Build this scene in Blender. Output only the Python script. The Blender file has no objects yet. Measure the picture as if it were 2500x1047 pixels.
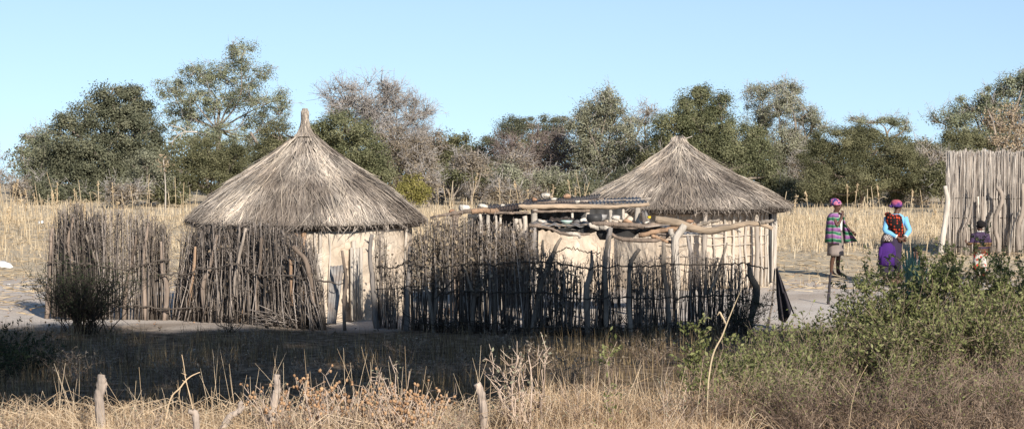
import bpy, math, random
import numpy as np
from mathutils import Vector, noise as mnoise
rng = np.random.default_rng(11)
random.seed(11)
S = bpy.context.scene
COL = S.collection
rad = math.radians
# ------------------------------------------------------------------ camera model (pixels of the 2500 x 1047 photograph)
F, H, YH = 5638.0, 3.23, 300.0
PITCH = math.atan((523.5 - YH) / F)
cp, sp = math.cos(PITCH), math.sin(PITCH)
def P(px, py, d):
    u = 523.5 - py
    x, y, z = px - 1250.0, F * cp + u * sp, -F * sp + u * cp
    k = d / y
    return np.array([x * k, d, H + z * k])
def W(pts, d):
    return np.array([P(p[0], p[1], p[2] if len(p) > 2 else d) for p in pts])
def GX(px, d, z=0.0):
    return np.array([(px - 1250.0) * d / F, d, z])
def sc(d): return F / d           # pixels per metre at depth d
SUN_EL, SUN_AZ = rad(27), rad(24)   # sun behind the camera, to the right
SHX, SHY = -math.sin(SUN_AZ), math.cos(SUN_AZ)
# ------------------------------------------------------------------ materials
def lin(c):
    return tuple(((x/255)/12.92 if x/255 <= .04045 else ((x/255+.055)/1.055)**2.4) for x in c)
def nd(nt, t, **kw):
    n = nt.nodes.new(t)
    for k, v in kw.items(): setattr(n, k, v)
    return n
def ramp(nt, cols, pos=None, interp='LINEAR'):
    if len(cols) == 1: cols = list(cols)*2
    r = nd(nt, 'ShaderNodeValToRGB'); e = r.color_ramp; e.interpolation = interp
    n = len(cols)
    while len(e.elements) < n: e.elements.new(0.5)
    for i, c in enumerate(cols):
        e.elements[i].position = pos[i] if pos else (i/(n-1) if n > 1 else 0)
        e.elements[i].color = (*c[:3], 1)
    return r
def mult(nt, a, b, fac=1.0, mode='MULTIPLY'):
    m = nd(nt, 'ShaderNodeMix', data_type='RGBA', blend_type=mode)
    m.inputs[0].default_value = fac
    nt.links.new(a, m.inputs[6]); nt.links.new(b, m.inputs[7])
    return m.outputs[2]
def mat(name, cols, rough=.9, nscale=6.0, namt=.5, stretch=(1,1,1), bump=0.0, bscale=30.0, transl=0.0, spec=.2, metal=0.0, big=None, crack=None):
    m = bpy.data.materials.new(name); m.use_nodes = True
    nt = m.node_tree; nt.nodes.clear()
    out = nd(nt, 'ShaderNodeOutputMaterial'); b = nd(nt, 'ShaderNodeBsdfPrincipled')
    b.inputs['Roughness'].default_value = rough
    b.inputs['Specular IOR Level'].default_value = spec
    b.inputs['Metallic'].default_value = metal
    at = nd(nt, 'ShaderNodeAttribute', attribute_name='tint')
    r = ramp(nt, cols); nt.links.new(at.outputs['Fac'], r.inputs[0])
    col = r.outputs[0]
    tc = nd(nt, 'ShaderNodeTexCoord'); mp = nd(nt, 'ShaderNodeMapping'); mp.inputs['Scale'].default_value = stretch
    nt.links.new(tc.outputs['Object'], mp.inputs[0])
    if namt:
        nz = nd(nt, 'ShaderNodeTexNoise'); nz.inputs['Scale'].default_value = nscale; nz.inputs['Detail'].default_value = 5
        nt.links.new(mp.outputs[0], nz.inputs[0])
        rr = ramp(nt, [(.35,.35,.35),(1.25,1.2,1.15)], [.3,.7]); nt.links.new(nz.outputs[0], rr.inputs[0])
        col = mult(nt, col, rr.outputs[0], namt)
    if big:
        nz = nd(nt, 'ShaderNodeTexNoise'); nz.inputs['Scale'].default_value = big[0]; nz.inputs['Detail'].default_value = 3
        nt.links.new(tc.outputs['Object'], nz.inputs[0])
        rr = ramp(nt, [big[1],(1,1,1)], [.38,.62]); nt.links.new(nz.outputs[0], rr.inputs[0])
        col = mult(nt, col, rr.outputs[0], 1.0)
    if crack:
        wz = nd(nt, 'ShaderNodeTexNoise'); wz.inputs['Scale'].default_value = 3; nt.links.new(tc.outputs['Object'], wz.inputs[0])
        wv = nd(nt, 'ShaderNodeVectorMath', operation='MULTIPLY_ADD'); wv.inputs[1].default_value = (.35, .35, .35); nt.links.new(wz.outputs[1], wv.inputs[0]); nt.links.new(tc.outputs['Object'], wv.inputs[2])
        v = nd(nt, 'ShaderNodeTexVoronoi', feature='DISTANCE_TO_EDGE'); v.inputs['Scale'].default_value = crack; nt.links.new(wv.outputs[0], v.inputs[0])
        rr = ramp(nt, [(.42,.36,.30),(1,1,1)], [.0,.03]); nt.links.new(v.outputs['Distance'], rr.inputs[0]); col = mult(nt, col, rr.outputs[0], .5)
    nt.links.new(col, b.inputs['Base Color'])
    if bump:
        nb = nd(nt, 'ShaderNodeTexNoise'); nb.inputs['Scale'].default_value = bscale; nb.inputs['Detail'].default_value = 6
        nt.links.new(mp.outputs[0], nb.inputs[0])
        bp = nd(nt, 'ShaderNodeBump'); bp.inputs['Strength'].default_value = bump; bp.inputs['Distance'].default_value = .05
        nt.links.new(nb.outputs[0], bp.inputs['Height']); nt.links.new(bp.outputs[0], b.inputs['Normal'])
    sh = b.outputs[0]
    if transl:
        t = nd(nt, 'ShaderNodeBsdfTranslucent'); nt.links.new(col, t.inputs[0])
        mx = nd(nt, 'ShaderNodeMixShader'); mx.inputs[0].default_value = transl
        nt.links.new(sh, mx.inputs[1]); nt.links.new(t.outputs[0], mx.inputs[2]); sh = mx.outputs[0]
    nt.links.new(sh, out.inputs[0])
    return m
# ------------------------------------------------------------------ mesh builder
class MB:
    def __init__(s): s.V=[]; s.Q=[]; s.T=[]; s.C=[]; s.n=0
    def add(s, V, Q=None, T=None, tint=.5):
        V = np.asarray(V, float).reshape(-1, 3)
        if Q is not None and len(Q): s.Q.append(np.asarray(Q).reshape(-1, 4) + s.n)
        if T is not None and len(T): s.T.append(np.asarray(T).reshape(-1, 3) + s.n)
        t = np.broadcast_to(np.asarray(tint, float).reshape(-1), (len(V),)) if np.size(tint) in (1, len(V)) else np.repeat(tint, len(V)//np.size(tint))
        s.V.append(V); s.C.append(t); s.n += len(V)
    def build(s, name, m, parent=None, smooth=False, local=False):
        me = bpy.data.meshes.new(name)
        V = np.concatenate(s.V) if s.V else np.zeros((0, 3))
        q_ = parent
        while q_ is not None and not local: V = V - np.array(q_.location); q_ = q_.parent
        Q = np.concatenate(s.Q) if s.Q else np.zeros((0, 4), int)
        T = np.concatenate(s.T) if s.T else np.zeros((0, 3), int)
        me.vertices.add(len(V)); me.vertices.foreach_set('co', V.astype(np.float32).ravel())
        me.loops.add(Q.size + T.size)
        me.loops.foreach_set('vertex_index', np.concatenate([Q.ravel(), T.ravel()]).astype(np.int32))
        me.polygons.add(len(Q) + len(T))
        me.polygons.foreach_set('loop_start', np.concatenate([np.arange(len(Q))*4, Q.size + np.arange(len(T))*3]).astype(np.int32))
        me.update(calc_edges=True); me.validate()
        a = me.attributes.new('tint', 'FLOAT', 'POINT')
        a.data.foreach_set('value', np.concatenate(s.C).astype(np.float32))
        if smooth: me.polygons.foreach_set('use_smooth', np.ones(len(me.polygons), bool))
        me.materials.append(m)
        o = bpy.data.objects.new(name, me); COL.objects.link(o)
        if parent is not None: o.parent = parent
        return o
def unit(a): return a / np.maximum(np.linalg.norm(a, axis=-1, keepdims=True), 1e-9)
def tubes(mb, Pt, R, sides=4, tint=.5, rough=0.0):
    """Pt (N,K,3) paths, R (N,K) radii, swept with closed ends"""
    Pt = np.asarray(Pt, float); R = np.asarray(R, float)
    if Pt.ndim == 2: Pt = Pt[None]; R = R[None]
    N, K, _ = Pt.shape
    T = np.empty_like(Pt); T[:, 1:-1] = Pt[:, 2:] - Pt[:, :-2]; T[:, 0] = Pt[:, 1] - Pt[:, 0]; T[:, -1] = Pt[:, -1] - Pt[:, -2]
    T = unit(T)
    m = unit(Pt[:, -1] - Pt[:, 0])
    ref = np.where(np.abs(m[:, 1:2]) < .8, np.array([[0., 1., 0.]]), np.array([[1., 0., 0.]]))
    A = unit(np.cross(T, ref[:, None, :])); B = np.cross(T, A)
    th = np.arange(sides) * 2*np.pi/sides + rng.uniform(0, 6.28)
    RR = R[:, :, None] * (1 + rough * rng.normal(size=(N, K, sides)))
    V = Pt[:, :, None, :] + RR[..., None] * (np.cos(th)[None, None, :, None]*A[:, :, None, :] + np.sin(th)[None, None, :, None]*B[:, :, None, :])
    per = K*sides + 2
    VV = np.concatenate([V.reshape(N, K*sides, 3), Pt[:, :1], Pt[:, -1:]], axis=1)
    q = []
    for k in range(K-1):
        for i in range(sides):
            j = (i+1) % sides
            q.append((k*sides+i, k*sides+j, (k+1)*sides+j, (k+1)*sides+i))
    t = []
    for i in range(sides):
        j = (i+1) % sides
        t.append((K*sides, j, i)); t.append((K*sides+1, (K-1)*sides+i, (K-1)*sides+j))
    off = (np.arange(N)*per)[:, None, None]
    tt = np.broadcast_to(np.asarray(tint, float).reshape(-1), (N,)) if np.size(tint) in (1, N) else np.full(N, .5)
    mb.add(VV.reshape(-1, 3), (np.array(q)[None]+off).reshape(-1, 4), (np.array(t)[None]+off).reshape(-1, 3), np.repeat(tt, per))
def resample(pts, n):
    pts = np.asarray(pts, float)
    if len(pts) == 2: pts = np.array([pts[0], (pts[0]+pts[1])/2, pts[1]])
    e = np.vstack([2*pts[0]-pts[1], pts, 2*pts[-1]-pts[-2]])
    out = []
    m = len(pts) - 1
    for u in np.linspace(0, m, n):
        i = min(int(u), m-1); t = u - i
        a, b, c, d = e[i], e[i+1], e[i+2], e[i+3]
        out.append(.5*((2*b) + (-a+c)*t + (2*a-5*b+4*c-d)*t*t + (-a+3*b-3*c+d)*t**3))
    return np.array(out)
def log(mb, pts, r, n=12, sides=8, rough=.035, tint=.5, taper=None):
    """a knotty round pole along pts; r one radius or one per point"""
    p = resample(pts, n)
    r = np.interp(np.linspace(0, 1, n), np.linspace(0, 1, np.size(r)), np.atleast_1d(r))
    L = np.linalg.norm(p[-1]-p[0])
    kn = np.cumsum(rng.normal(size=(n, 3)), 0); kn -= np.linspace(0, 1, n)[:, None]*kn[-1]
    p = p + kn*np.mean(r)*.16
    r = r*np.clip(1+.14*rng.normal(size=n).cumsum()/math.sqrt(n), .7, 1.35)
    tubes(mb, p, r, sides, tint, rough)
def leaves(mb, C, L, wr=.5, up=.3, tint=.5, axis=None, out=None):
    C = np.asarray(C, float); N = len(C)
    nrm = unit(rng.normal(size=(N, 3))*(1 if out is None else .55) + np.array([0, 0, up]) + (0 if out is None else out))
    a = rng.normal(size=(N, 3)) if axis is None else axis + .5*rng.normal(size=(N, 3))
    a = unit(np.cross(nrm, np.cross(a, nrm)))
    b = np.cross(nrm, a)
    L = np.broadcast_to(L, (N,))[:, None]
    V = np.stack([C - a*L*.5, C + b*L*wr*.5 + nrm*L*.06, C + a*L*.5, C - b*L*wr*.5 + nrm*L*.06], 1)
    mb.add(V.reshape(-1, 3), np.arange(4*N).reshape(N, 4), None, np.repeat(np.broadcast_to(tint, (N,)), 4))
def blades(mb, B, h, w, lean=.25, tint=.5, droop=.3):
    B = np.asarray(B, float); N = len(B)
    h = np.broadcast_to(h, (N,))[:, None]; w = np.broadcast_to(w, (N,))[:, None]
    az = rng.uniform(0, 2*np.pi, N)
    d = np.stack([np.cos(az), np.sin(az), np.zeros(N)], 1)
    side = np.stack([-np.sin(az), np.cos(az), np.zeros(N)], 1)
    ln = np.abs(rng.normal(size=(N, 1)))*lean
    up = np.array([0, 0, 1.])
    M = B + h*(.55*up + .35*ln*d)
    T = B + h*((1-droop*np.minimum(ln, 1.)*.6)*up + (1.0*ln)*d)
    V = np.stack([B - side*w*.5, B + side*w*.5, M + side*w*.4, M - side*w*.4, T], 1)
    o = (np.arange(N)*5)[:, None]
    mb.add(V.reshape(-1, 3), np.array([[0, 1, 2, 3]])+o, np.array([[3, 2, 4]])+o, np.repeat(np.broadcast_to(tint, (N,)), 5))
def box(mb, c, s, tint=.5, rot=0.0, jit=0.0):
    c = np.asarray(c, float); s = np.asarray(s, float)/2
    v = np.array([[x, y, z] for x in (-1, 1) for y in (-1, 1) for z in (-1, 1)])*s
    if jit: v = v + rng.normal(size=v.shape)*jit
    ca, sa = math.cos(rot), math.sin(rot)
    v = v @ np.array([[ca, sa, 0], [-sa, ca, 0], [0, 0, 1]])
    mb.add(v + c, [(0,1,3,2),(4,6,7,5),(0,4,5,1),(2,3,7,6),(0,2,6,4),(1,5,7,3)], None, tint)
_ico = None
def rock(mb, c, r, seed=0, tint=.5, amp=.35, sub=2):
    import bmesh
    bm = bmesh.new(); bmesh.ops.create_icosphere(bm, subdivisions=sub, radius=1)
    v = np.array([x.co[:] for x in bm.verts]); f = [[x.index for x in p.verts] for p in bm.faces]; bm.free()
    g = np.random.default_rng(seed)
    # cut by random planes so it has facets
    for _ in range(13 if sub < 3 else 9):
        n = unit(g.normal(size=3)); dd = g.uniform(.42, .8)
        k = v @ n; v = v - np.maximum(k - dd, 0)[:, None]*n
    v = v*(1+amp*.12*g.normal(size=(len(v), 1)))
    mb.add(v*np.asarray(r) + np.asarray(c), None, f, tint)
def loft(mb, rings, n=28, a0=0.0, a1=360.0, tint=.5, folds=(0, 0), cap=True):
    """rings: (cx,cy,cz,rx,ry[,rot]) stacked; closed if a full turn"""
    full = abs(a1-a0) >= 359.9
    th = np.radians(np.linspace(a0, a1, n, endpoint=not full))
    V = []
    for k, rg in enumerate(rings):
        cx, cy, cz, rx, ry = rg[:5]; rot = rg[5] if len(rg) > 5 else 0
        g = k/max(1, len(rings)-1)
        m = 1 + folds[1]*g*np.sin(folds[0]*th + 1.3*k*.15) + folds[1]*.5*g*np.sin(folds[0]*1.7*th+2)
        x = rx*m*np.cos(th); y = ry*m*np.sin(th)
        V.append(np.stack([cx+x*math.cos(rot)-y*math.sin(rot), cy+x*math.sin(rot)+y*math.cos(rot), np.full(len(th), cz) + (rg[6]*np.cos(th) if len(rg) > 6 else 0)], 1))
    K = len(rings); Q = []
    for k in range(K-1):
        for i in range(n if full else n-1):
            j = (i+1) % n
            Q.append((k*n+i, k*n+j, (k+1)*n+j, (k+1)*n+i))
    V = np.concatenate(V); T = []
    if full and cap:
        V = np.vstack([V, np.mean(V[:n], 0), np.mean(V[-n:], 0)])
        for i in range(n):
            j = (i+1) % n
            T += [(K*n, j, i), (K*n+1, (K-1)*n+i, (K-1)*n+j)]
    mb.add(V, Q, T, tint)
def tag(o, label=None, cat=None, group=None, kind=None):
    if label: o['label'] = label
    if cat: o['category'] = cat
    if group: o['group'] = group
    if kind: o['kind'] = kind
    return o
def thing(name, label, cat, loc=(0, 0, 0), group=None, rz=0.0):
    o = bpy.data.objects.new(name, None); COL.objects.link(o)
    o.empty_display_size = .2
    o.location = [float(x) for x in loc]; o.rotation_euler = (0, 0, rz)
    return tag(o, label, cat, group)
def copy_thing(root, loc, rz=0, scale=1, label=None):
    r = root.copy(); COL.objects.link(r); r.location = [float(x) for x in loc]; r.rotation_euler = (0, 0, rz)
    r.scale = (scale,)*3
    if label: r['label'] = label
    for ch in list(root.children):
        c = ch.copy(); COL.objects.link(c); c.parent = r
    return r
# ------------------------------------------------------------------ palette (real-world base colours, apart from shade painted into the soil and the black)
M = {}
M['bark_grey'] = mat('grey_bark', [(.10,.085,.07),(.26,.22,.18),(.34,.29,.25)], nscale=9, namt=.8, stretch=(1,1,.15), bump=.5, bscale=40)
M['bark_brown'] = mat('brown_bark', [(.09,.068,.052),(.22,.172,.138),(.32,.255,.21)], nscale=9, namt=.8, stretch=(1,1,.15), bump=.5, bscale=40)
M['bark_pale'] = mat('pale_weathered_wood', [(.38,.33,.28),(.48,.43,.37),(.60,.54,.47)], nscale=9, namt=.65, stretch=(1,1,.12), bump=.4, bscale=40)
M['bark_orange'] = mat('peeled_wood', [(.26,.165,.105),(.36,.245,.165)], nscale=9, namt=.7, stretch=(1,1,.15), bump=.4, bscale=40)
M['wood_grey'] = mat('grey_weathered_wood', [(.20,.18,.165),(.30,.27,.25)], nscale=12, namt=.8, stretch=(1,1,.12), bump=.5, bscale=50)
M['twig'] = mat('brushwood', [(.04,.033,.028),(.13,.107,.09),(.27,.23,.20),(.45,.39,.345)], nscale=14, namt=.5)
M['twig_dark'] = mat('dark_brushwood', [(.03,.025,.02),(.08,.065,.052),(.15,.125,.10)], nscale=14, namt=.5)
M['deadleaf'] = mat('dead_leaves', [(.10,.075,.055),(.22,.17,.12),(.38,.30,.21)], namt=.3, transl=.2)
M['straw'] = mat('dry_straw', [(.42,.31,.185),(.61,.48,.31),(.75,.63,.45)], nscale=3, namt=.35, transl=.25)
M['straw_fg'] = mat('dry_grass', [(.34,.215,.12),(.64,.46,.285),(.85,.69,.49)], nscale=3, namt=.3, transl=.25)
M['straw_dark'] = mat('dark_grass', [(.08,.056,.032),(.20,.145,.08),(.40,.30,.17)], namt=.3, transl=.2)  # browner and darker than the foreground grass
M['reedgrass'] = mat('thatch_straw', [(.10,.083,.07),(.30,.257,.22),(.50,.435,.37),(.72,.62,.50)], nscale=2.2, namt=.5, stretch=(1,1,.5), big=(1.3,(.52,.50,.49)))
M['thatchbase'] = mat('thatch_bed', [(.07,.058,.048),(.12,.10,.085)], nscale=14, namt=.7, stretch=(1,1,.2), bump=.8, bscale=25)
M['reed'] = mat('dry_reeds', [(.15,.12,.10),(.45,.395,.345),(.66,.60,.53)], nscale=5, namt=.45, stretch=(1,1,.2))
M['mud'] = mat('mud_plaster', [(.50,.425,.34),(.58,.495,.405)], nscale=7, namt=.4, bump=.9, bscale=9, rough=1, big=(1.3,(.84,.80,.76)), crack=3.2, stretch=(1,1,.6))
M['log_tan'] = mat('tan_weathered_log', [(.24,.18,.13),(.40,.31,.225),(.50,.41,.31)], nscale=6, namt=.8, stretch=(.25,1,1), bump=.6, bscale=30)
M['rock_white'] = mat('pale_stone', [(.50,.45,.39),(.62,.57,.50)], nscale=9, namt=.5, bump=.5, bscale=25)
M['rock_red'] = mat('rusty_stone', [(.28,.15,.09),(.40,.26,.17)], nscale=9, namt=.6, bump=.5, bscale=25)
M['tin'] = mat('weathered_tin', [(.20,.195,.19),(.31,.31,.31)], nscale=5, namt=.7, rough=.6, spec=.4, big=(2.5,(.45,.36,.30)))
M['tin_dark'] = mat('rusted_tin', [(.085,.075,.068),(.14,.125,.115)], nscale=5, namt=.7, rough=.7, big=(2.5,(.6,.48,.42)))
M['tin_blue'] = mat('galvanised_tin', [(.27,.265,.26),(.36,.355,.345)], nscale=5, namt=.7, rough=.55, spec=.4, big=(3,(.6,.52,.47)))
M['cloth_black'] = mat('black_cloth', [(.022,.02,.024),(.055,.048,.056)], nscale=8, namt=.4)
M['sack'] = mat('white_plastic', [(.55,.54,.53),(.7,.69,.67)], nscale=8, namt=.3)
M['pod'] = mat('seed_pods', [(.27,.155,.085),(.46,.29,.165)], nscale=10, namt=.4)
M['stem_pink'] = mat('pinkish_stems', [(.36,.27,.21),(.58,.46,.37)], nscale=10, namt=.4)
M['stem_brown'] = mat('brown_stems', [(.12,.085,.065),(.25,.18,.135),(.40,.31,.24)], nscale=10, namt=.3)
M['leaf_fg'] = mat('shrub_leaves', [(.085,.10,.035),(.19,.205,.075),(.33,.33,.15)], nscale=2, namt=.3, transl=.3, rough=.6)
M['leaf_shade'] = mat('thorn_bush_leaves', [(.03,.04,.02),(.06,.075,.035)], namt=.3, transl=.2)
M['sisal'] = mat('sisal_leaves', [(.11,.19,.12),(.20,.29,.20)], nscale=4, namt=.4, rough=.5)
def foliage(name, a, b, c, t=.25):
    M[name] = mat(name, [a, b, c], nscale=.9, namt=.35, transl=t, rough=.7)
foliage('f_dark', (.07,.076,.047), (.15,.155,.098), (.255,.25,.165))
foliage('f_olive', (.075,.078,.038), (.15,.148,.078), (.245,.232,.13))
foliage('f_green', (.085,.093,.045), (.165,.172,.09), (.27,.265,.15))
foliage('f_grey', (0.123,0.132,0.078), (0.241,0.258,0.162), (0.381,0.386,0.263))
foliage('f_pale', (0.196,0.175,0.140), (0.336,0.308,0.252), (0.476,0.435,0.364))
foliage('f_silver', (0.140,0.140,0.091), (0.265,0.265,0.183), (0.405,0.399,0.280))
foliage('f_brown', (0.153,0.123,0.086), (0.273,0.222,0.162), (0.393,0.332,0.255))
foliage('f_tan', (.22,.16,.10), (.38,.29,.19), (.52,.42,.30), .2)
foliage('f_yellow', (0.130,0.122,0.035), (0.226,0.208,0.060), (0.347,0.296,0.104))
M['twig_far'] = mat('bare_twigs', [(.24,.215,.195),(.38,.345,.32),(.50,.46,.43)], namt=.3)
M['twig_purple'] = mat('bare_purplish_twigs', [(.14,.105,.095),(.22,.17,.155),(.30,.25,.23)], namt=.3)
# the ground: sand in the yard, straw litter in the field, leaf litter soil before the fence, darkened to deepen its shade
def ground_mat():
    m = bpy.data.materials.new('sandy_ground'); m.use_nodes = True; nt = m.node_tree; nt.nodes.clear()
    out = nd(nt, 'ShaderNodeOutputMaterial'); b = nd(nt, 'ShaderNodeBsdfPrincipled'); b.inputs['Roughness'].default_value = 1; b.inputs['Specular IOR Level'].default_value = .05
    g = nd(nt, 'ShaderNodeNewGeometry'); sx = nd(nt, 'ShaderNodeSeparateXYZ'); nt.links.new(g.outputs['Position'], sx.inputs[0])
    def nz(scale, det=6):
        n = nd(nt, 'ShaderNodeTexNoise'); n.inputs['Scale'].default_value = scale; n.inputs['Detail'].default_value = det
        nt.links.new(g.outputs['Position'], n.inputs[0]); return n
    n1, n2, n3 = nz(.5), nz(5), nz(40, 3)
    sand = ramp(nt, [(.37,.31,.26),(.48,.42,.365),(.54,.485,.43)], [.3,.5,.7]); nt.links.new(n1.outputs[0], sand.inputs[0])
    fieldc = ramp(nt, [(.37,.30,.21),(.45,.37,.265),(.52,.44,.32)], [.3,.5,.7]); nt.links.new(n2.outputs[0], fieldc.inputs[0])
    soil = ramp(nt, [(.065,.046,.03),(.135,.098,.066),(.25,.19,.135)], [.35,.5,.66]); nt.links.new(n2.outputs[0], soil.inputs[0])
    # field mask: Y + noise beyond a wandering edge
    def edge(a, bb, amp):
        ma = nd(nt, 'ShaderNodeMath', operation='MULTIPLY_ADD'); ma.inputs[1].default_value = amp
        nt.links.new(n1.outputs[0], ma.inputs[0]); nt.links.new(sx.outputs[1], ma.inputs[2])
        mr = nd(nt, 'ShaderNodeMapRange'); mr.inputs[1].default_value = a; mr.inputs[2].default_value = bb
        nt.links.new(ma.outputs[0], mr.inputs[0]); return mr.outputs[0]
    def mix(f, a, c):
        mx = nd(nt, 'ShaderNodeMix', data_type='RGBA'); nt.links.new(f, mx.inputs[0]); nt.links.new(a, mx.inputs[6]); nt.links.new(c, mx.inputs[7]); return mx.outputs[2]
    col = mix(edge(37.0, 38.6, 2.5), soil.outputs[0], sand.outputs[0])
    col = mix(edge(48.5, 50.5, 3.0), col, fieldc.outputs[0])
    sp3 = ramp(nt, [(.62,.6,.58),(1.1,1.1,1.1)], [.35,.6]); nt.links.new(n3.outputs[0], sp3.inputs[0])
    col = mult(nt, col, sp3.outputs[0], .7)
    nt.links.new(col, b.inputs['Base Color'])
    bp = nd(nt, 'ShaderNodeBump'); bp.inputs['Strength'].default_value = .3; bp.inputs['Distance'].default_value = .03
    nt.links.new(n2.outputs[0], bp.inputs['Height']); nt.links.new(bp.outputs[0], b.inputs['Normal'])
    nt.links.new(b.outputs[0], out.inputs[0]); return m
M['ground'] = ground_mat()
def pattern_mat(name, kind):
    m = bpy.data.materials.new(name); m.use_nodes = True; nt = m.node_tree; nt.nodes.clear()
    out = nd(nt, 'ShaderNodeOutputMaterial'); b = nd(nt, 'ShaderNodeBsdfPrincipled'); b.inputs['Roughness'].default_value = .9; b.inputs['Specular IOR Level'].default_value = .1
    tc = nd(nt, 'ShaderNodeTexCoord'); sx = nd(nt, 'ShaderNodeSeparateXYZ'); nt.links.new(tc.outputs['Object'], sx.inputs[0])
    def frac(scale, wob=.0):
        a = nd(nt, 'ShaderNodeMath', operation='MULTIPLY'); a.inputs[1].default_value = scale; nt.links.new(sx.outputs[2], a.inputs[0])
        n = nd(nt, 'ShaderNodeTexNoise'); n.inputs['Scale'].default_value = 3; nt.links.new(tc.outputs['Object'], n.inputs[0])
        w = nd(nt, 'ShaderNodeMath', operation='MULTIPLY_ADD'); w.inputs[1].default_value = wob; nt.links.new(n.outputs[0], w.inputs[0]); nt.links.new(a.outputs[0], w.inputs[2])
        f = nd(nt, 'ShaderNodeMath', operation='FRACT'); nt.links.new(w.outputs[0], f.inputs[0]); return f.outputs[0]
    def vor(scale, randomness=1):
        v = nd(nt, 'ShaderNodeTexVoronoi'); v.inputs['Scale'].default_value = scale; v.inputs['Randomness'].default_value = randomness
        nt.links.new(tc.outputs['Object'], v.inputs[0]); return v
    if kind == 'stripes':
        r = ramp(nt, [(.20,.085,.22),(.28,.13,.29),(.33,.33,.30),(.04,.17,.09),(.02,.085,.05),(.04,.17,.09),(.30,.31,.28),(.06,.03,.09)], [0,.2,.42,.5,.62,.70,.86,.93], 'CONSTANT')
        nt.links.new(frac(6.6, 1.3), r.inputs[0]); col = r.outputs[0]
    elif kind == 'redblack':
        v = vor(17, .5); r = ramp(nt, [(.48,.07,.025),(.30,.035,.02),(.015,.012,.012)], [0,.30,.42], 'CONSTANT'); nt.links.new(v.outputs['Distance'], r.inputs[0]); col = r.outputs[0]
    elif kind == 'scarf':
        v = vor(26); r = ramp(nt, [(.50,.16,.26),(.06,.06,.20),(.56,.26,.34),(.16,.06,.22),(.045,.05,.14)], [0,.3,.45,.65,.8], 'CONSTANT')
        s2 = nd(nt, 'ShaderNodeSeparateColor'); nt.links.new(v.outputs['Color'], s2.inputs[0]); nt.links.new(s2.outputs[0], r.inputs[0]); col = r.outputs[0]
    elif kind == 'scarf2':
        r = ramp(nt, [(.04,.025,.12),(.08,.04,.17),(.30,.07,.15),(.36,.10,.11)], [0,.50,.66,.9]); n = nd(nt, 'ShaderNodeTexNoise'); n.inputs['Scale'].default_value = 14; nt.links.new(tc.outputs['Object'], n.inputs[0])
        a = nd(nt, 'ShaderNodeMath', operation='MULTIPLY_ADD'); a.inputs[1].default_value = 5; a.inputs[2].default_value = -7.65; nt.links.new(sx.outputs[2], a.inputs[0])
        c = nd(nt, 'ShaderNodeMath', operation='MULTIPLY_ADD'); c.inputs[1].default_value = .6; nt.links.new(n.outputs[0], c.inputs[0]); nt.links.new(a.outputs[0], c.inputs[2])
        nt.links.new(c.outputs[0], r.inputs[0]); col = r.outputs[0]
    elif kind == 'check':
        v = nd(nt, 'ShaderNodeTexChecker'); v.inputs['Scale'].default_value = 30; v.inputs[1].default_value = (.045,.03,.03,1); v.inputs[2].default_value = (.42,.36,.33,1); nt.links.new(tc.outputs['Object'], v.inputs[0]); col = v.outputs[0]
    elif kind == 'jumper':
        r = ramp(nt, [(.23,.055,.035),(.10,.055,.035),(.045,.03,.055),(.20,.12,.06),(.10,.06,.035),(.24,.15,.08),(.055,.035,.07),(.06,.04,.075)], [0,.14,.28,.36,.42,.48,.53,.7], 'CONSTANT')
        a = nd(nt, 'ShaderNodeMath', operation='MULTIPLY_ADD'); a.inputs[1].default_value = 2.0; a.inputs[2].default_value = -1.0; nt.links.new(sx.outputs[2], a.inputs[0]); nt.links.new(a.outputs[0], r.inputs[0]); col = r.outputs[0]
    elif kind == 'floral':
        v = vor(20); r = ramp(nt, [(.50,.06,.04),(.58,.54,.48),(.14,.17,.06),(.58,.54,.48)], [0,.28,.55,.68], 'CONSTANT')
        s2 = nd(nt, 'ShaderNodeSeparateColor'); nt.links.new(v.outputs['Color'], s2.inputs[0]); nt.links.new(s2.outputs[0], r.inputs[0]); col = r.outputs[0]
    nz = nd(nt, 'ShaderNodeTexNoise'); nz.inputs['Scale'].default_value = 18; nz.inputs['Detail'].default_value = 4; nt.links.new(tc.outputs['Object'], nz.inputs[0])
    rr = ramp(nt, [(.55,.53,.5),(1.1,1.1,1.1)], [.35,.65]); nt.links.new(nz.outputs[0], rr.inputs[0]); col = mult(nt, col, rr.outputs[0], .8)
    nt.links.new(col, b.inputs['Base Color']); nt.links.new(b.outputs[0], out.inputs[0]); return m
for k in ('stripes', 'redblack', 'scarf', 'scarf2', 'check', 'jumper', 'floral'): M[k] = pattern_mat(k + '_cloth', k)
M['skin'] = mat('dark_brown_skin', [(.075,.036,.022),(.10,.05,.032)], rough=.55, nscale=5, namt=.2, spec=.35)
M['hair'] = mat('black_hair', [(.012,.01,.01)], nscale=40, namt=.5, bump=.4, bscale=120)
M['blue'] = mat('light_blue_cloth', [(.14,.36,.58),(.19,.43,.66)], nscale=6, namt=.25)
M['purple'] = mat('purple_cloth', [(.04,.012,.10),(.062,.018,.155)], nscale=6, namt=.3)
M['navy'] = mat('dark_cloth', [(.02,.015,.03),(.045,.03,.06)], nscale=6, namt=.4)
M['greycloth'] = mat('grey_brown_cloth', [(.20,.165,.15),(.25,.21,.19)], nscale=6, namt=.3)
M['white'] = mat('white_cloth', [(.6,.58,.55)], namt=.2)
M['shoe'] = mat('worn_sandals', [(.05,.045,.05)], namt=.3)
M['enamel'] = mat('pale_enamel', [(.45,.58,.52)], namt=.2, rough=.35, spec=.5)
M['pot'] = mat('soot_and_shade_black', [(.03,.03,.032),(.07,.068,.066)], namt=.6, rough=.5)  # soot on the pots; elsewhere black painted in for shade
M['yellowplastic'] = mat('yellow_plastic', [(.65,.45,.03)], namt=.1, rough=.4)
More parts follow.
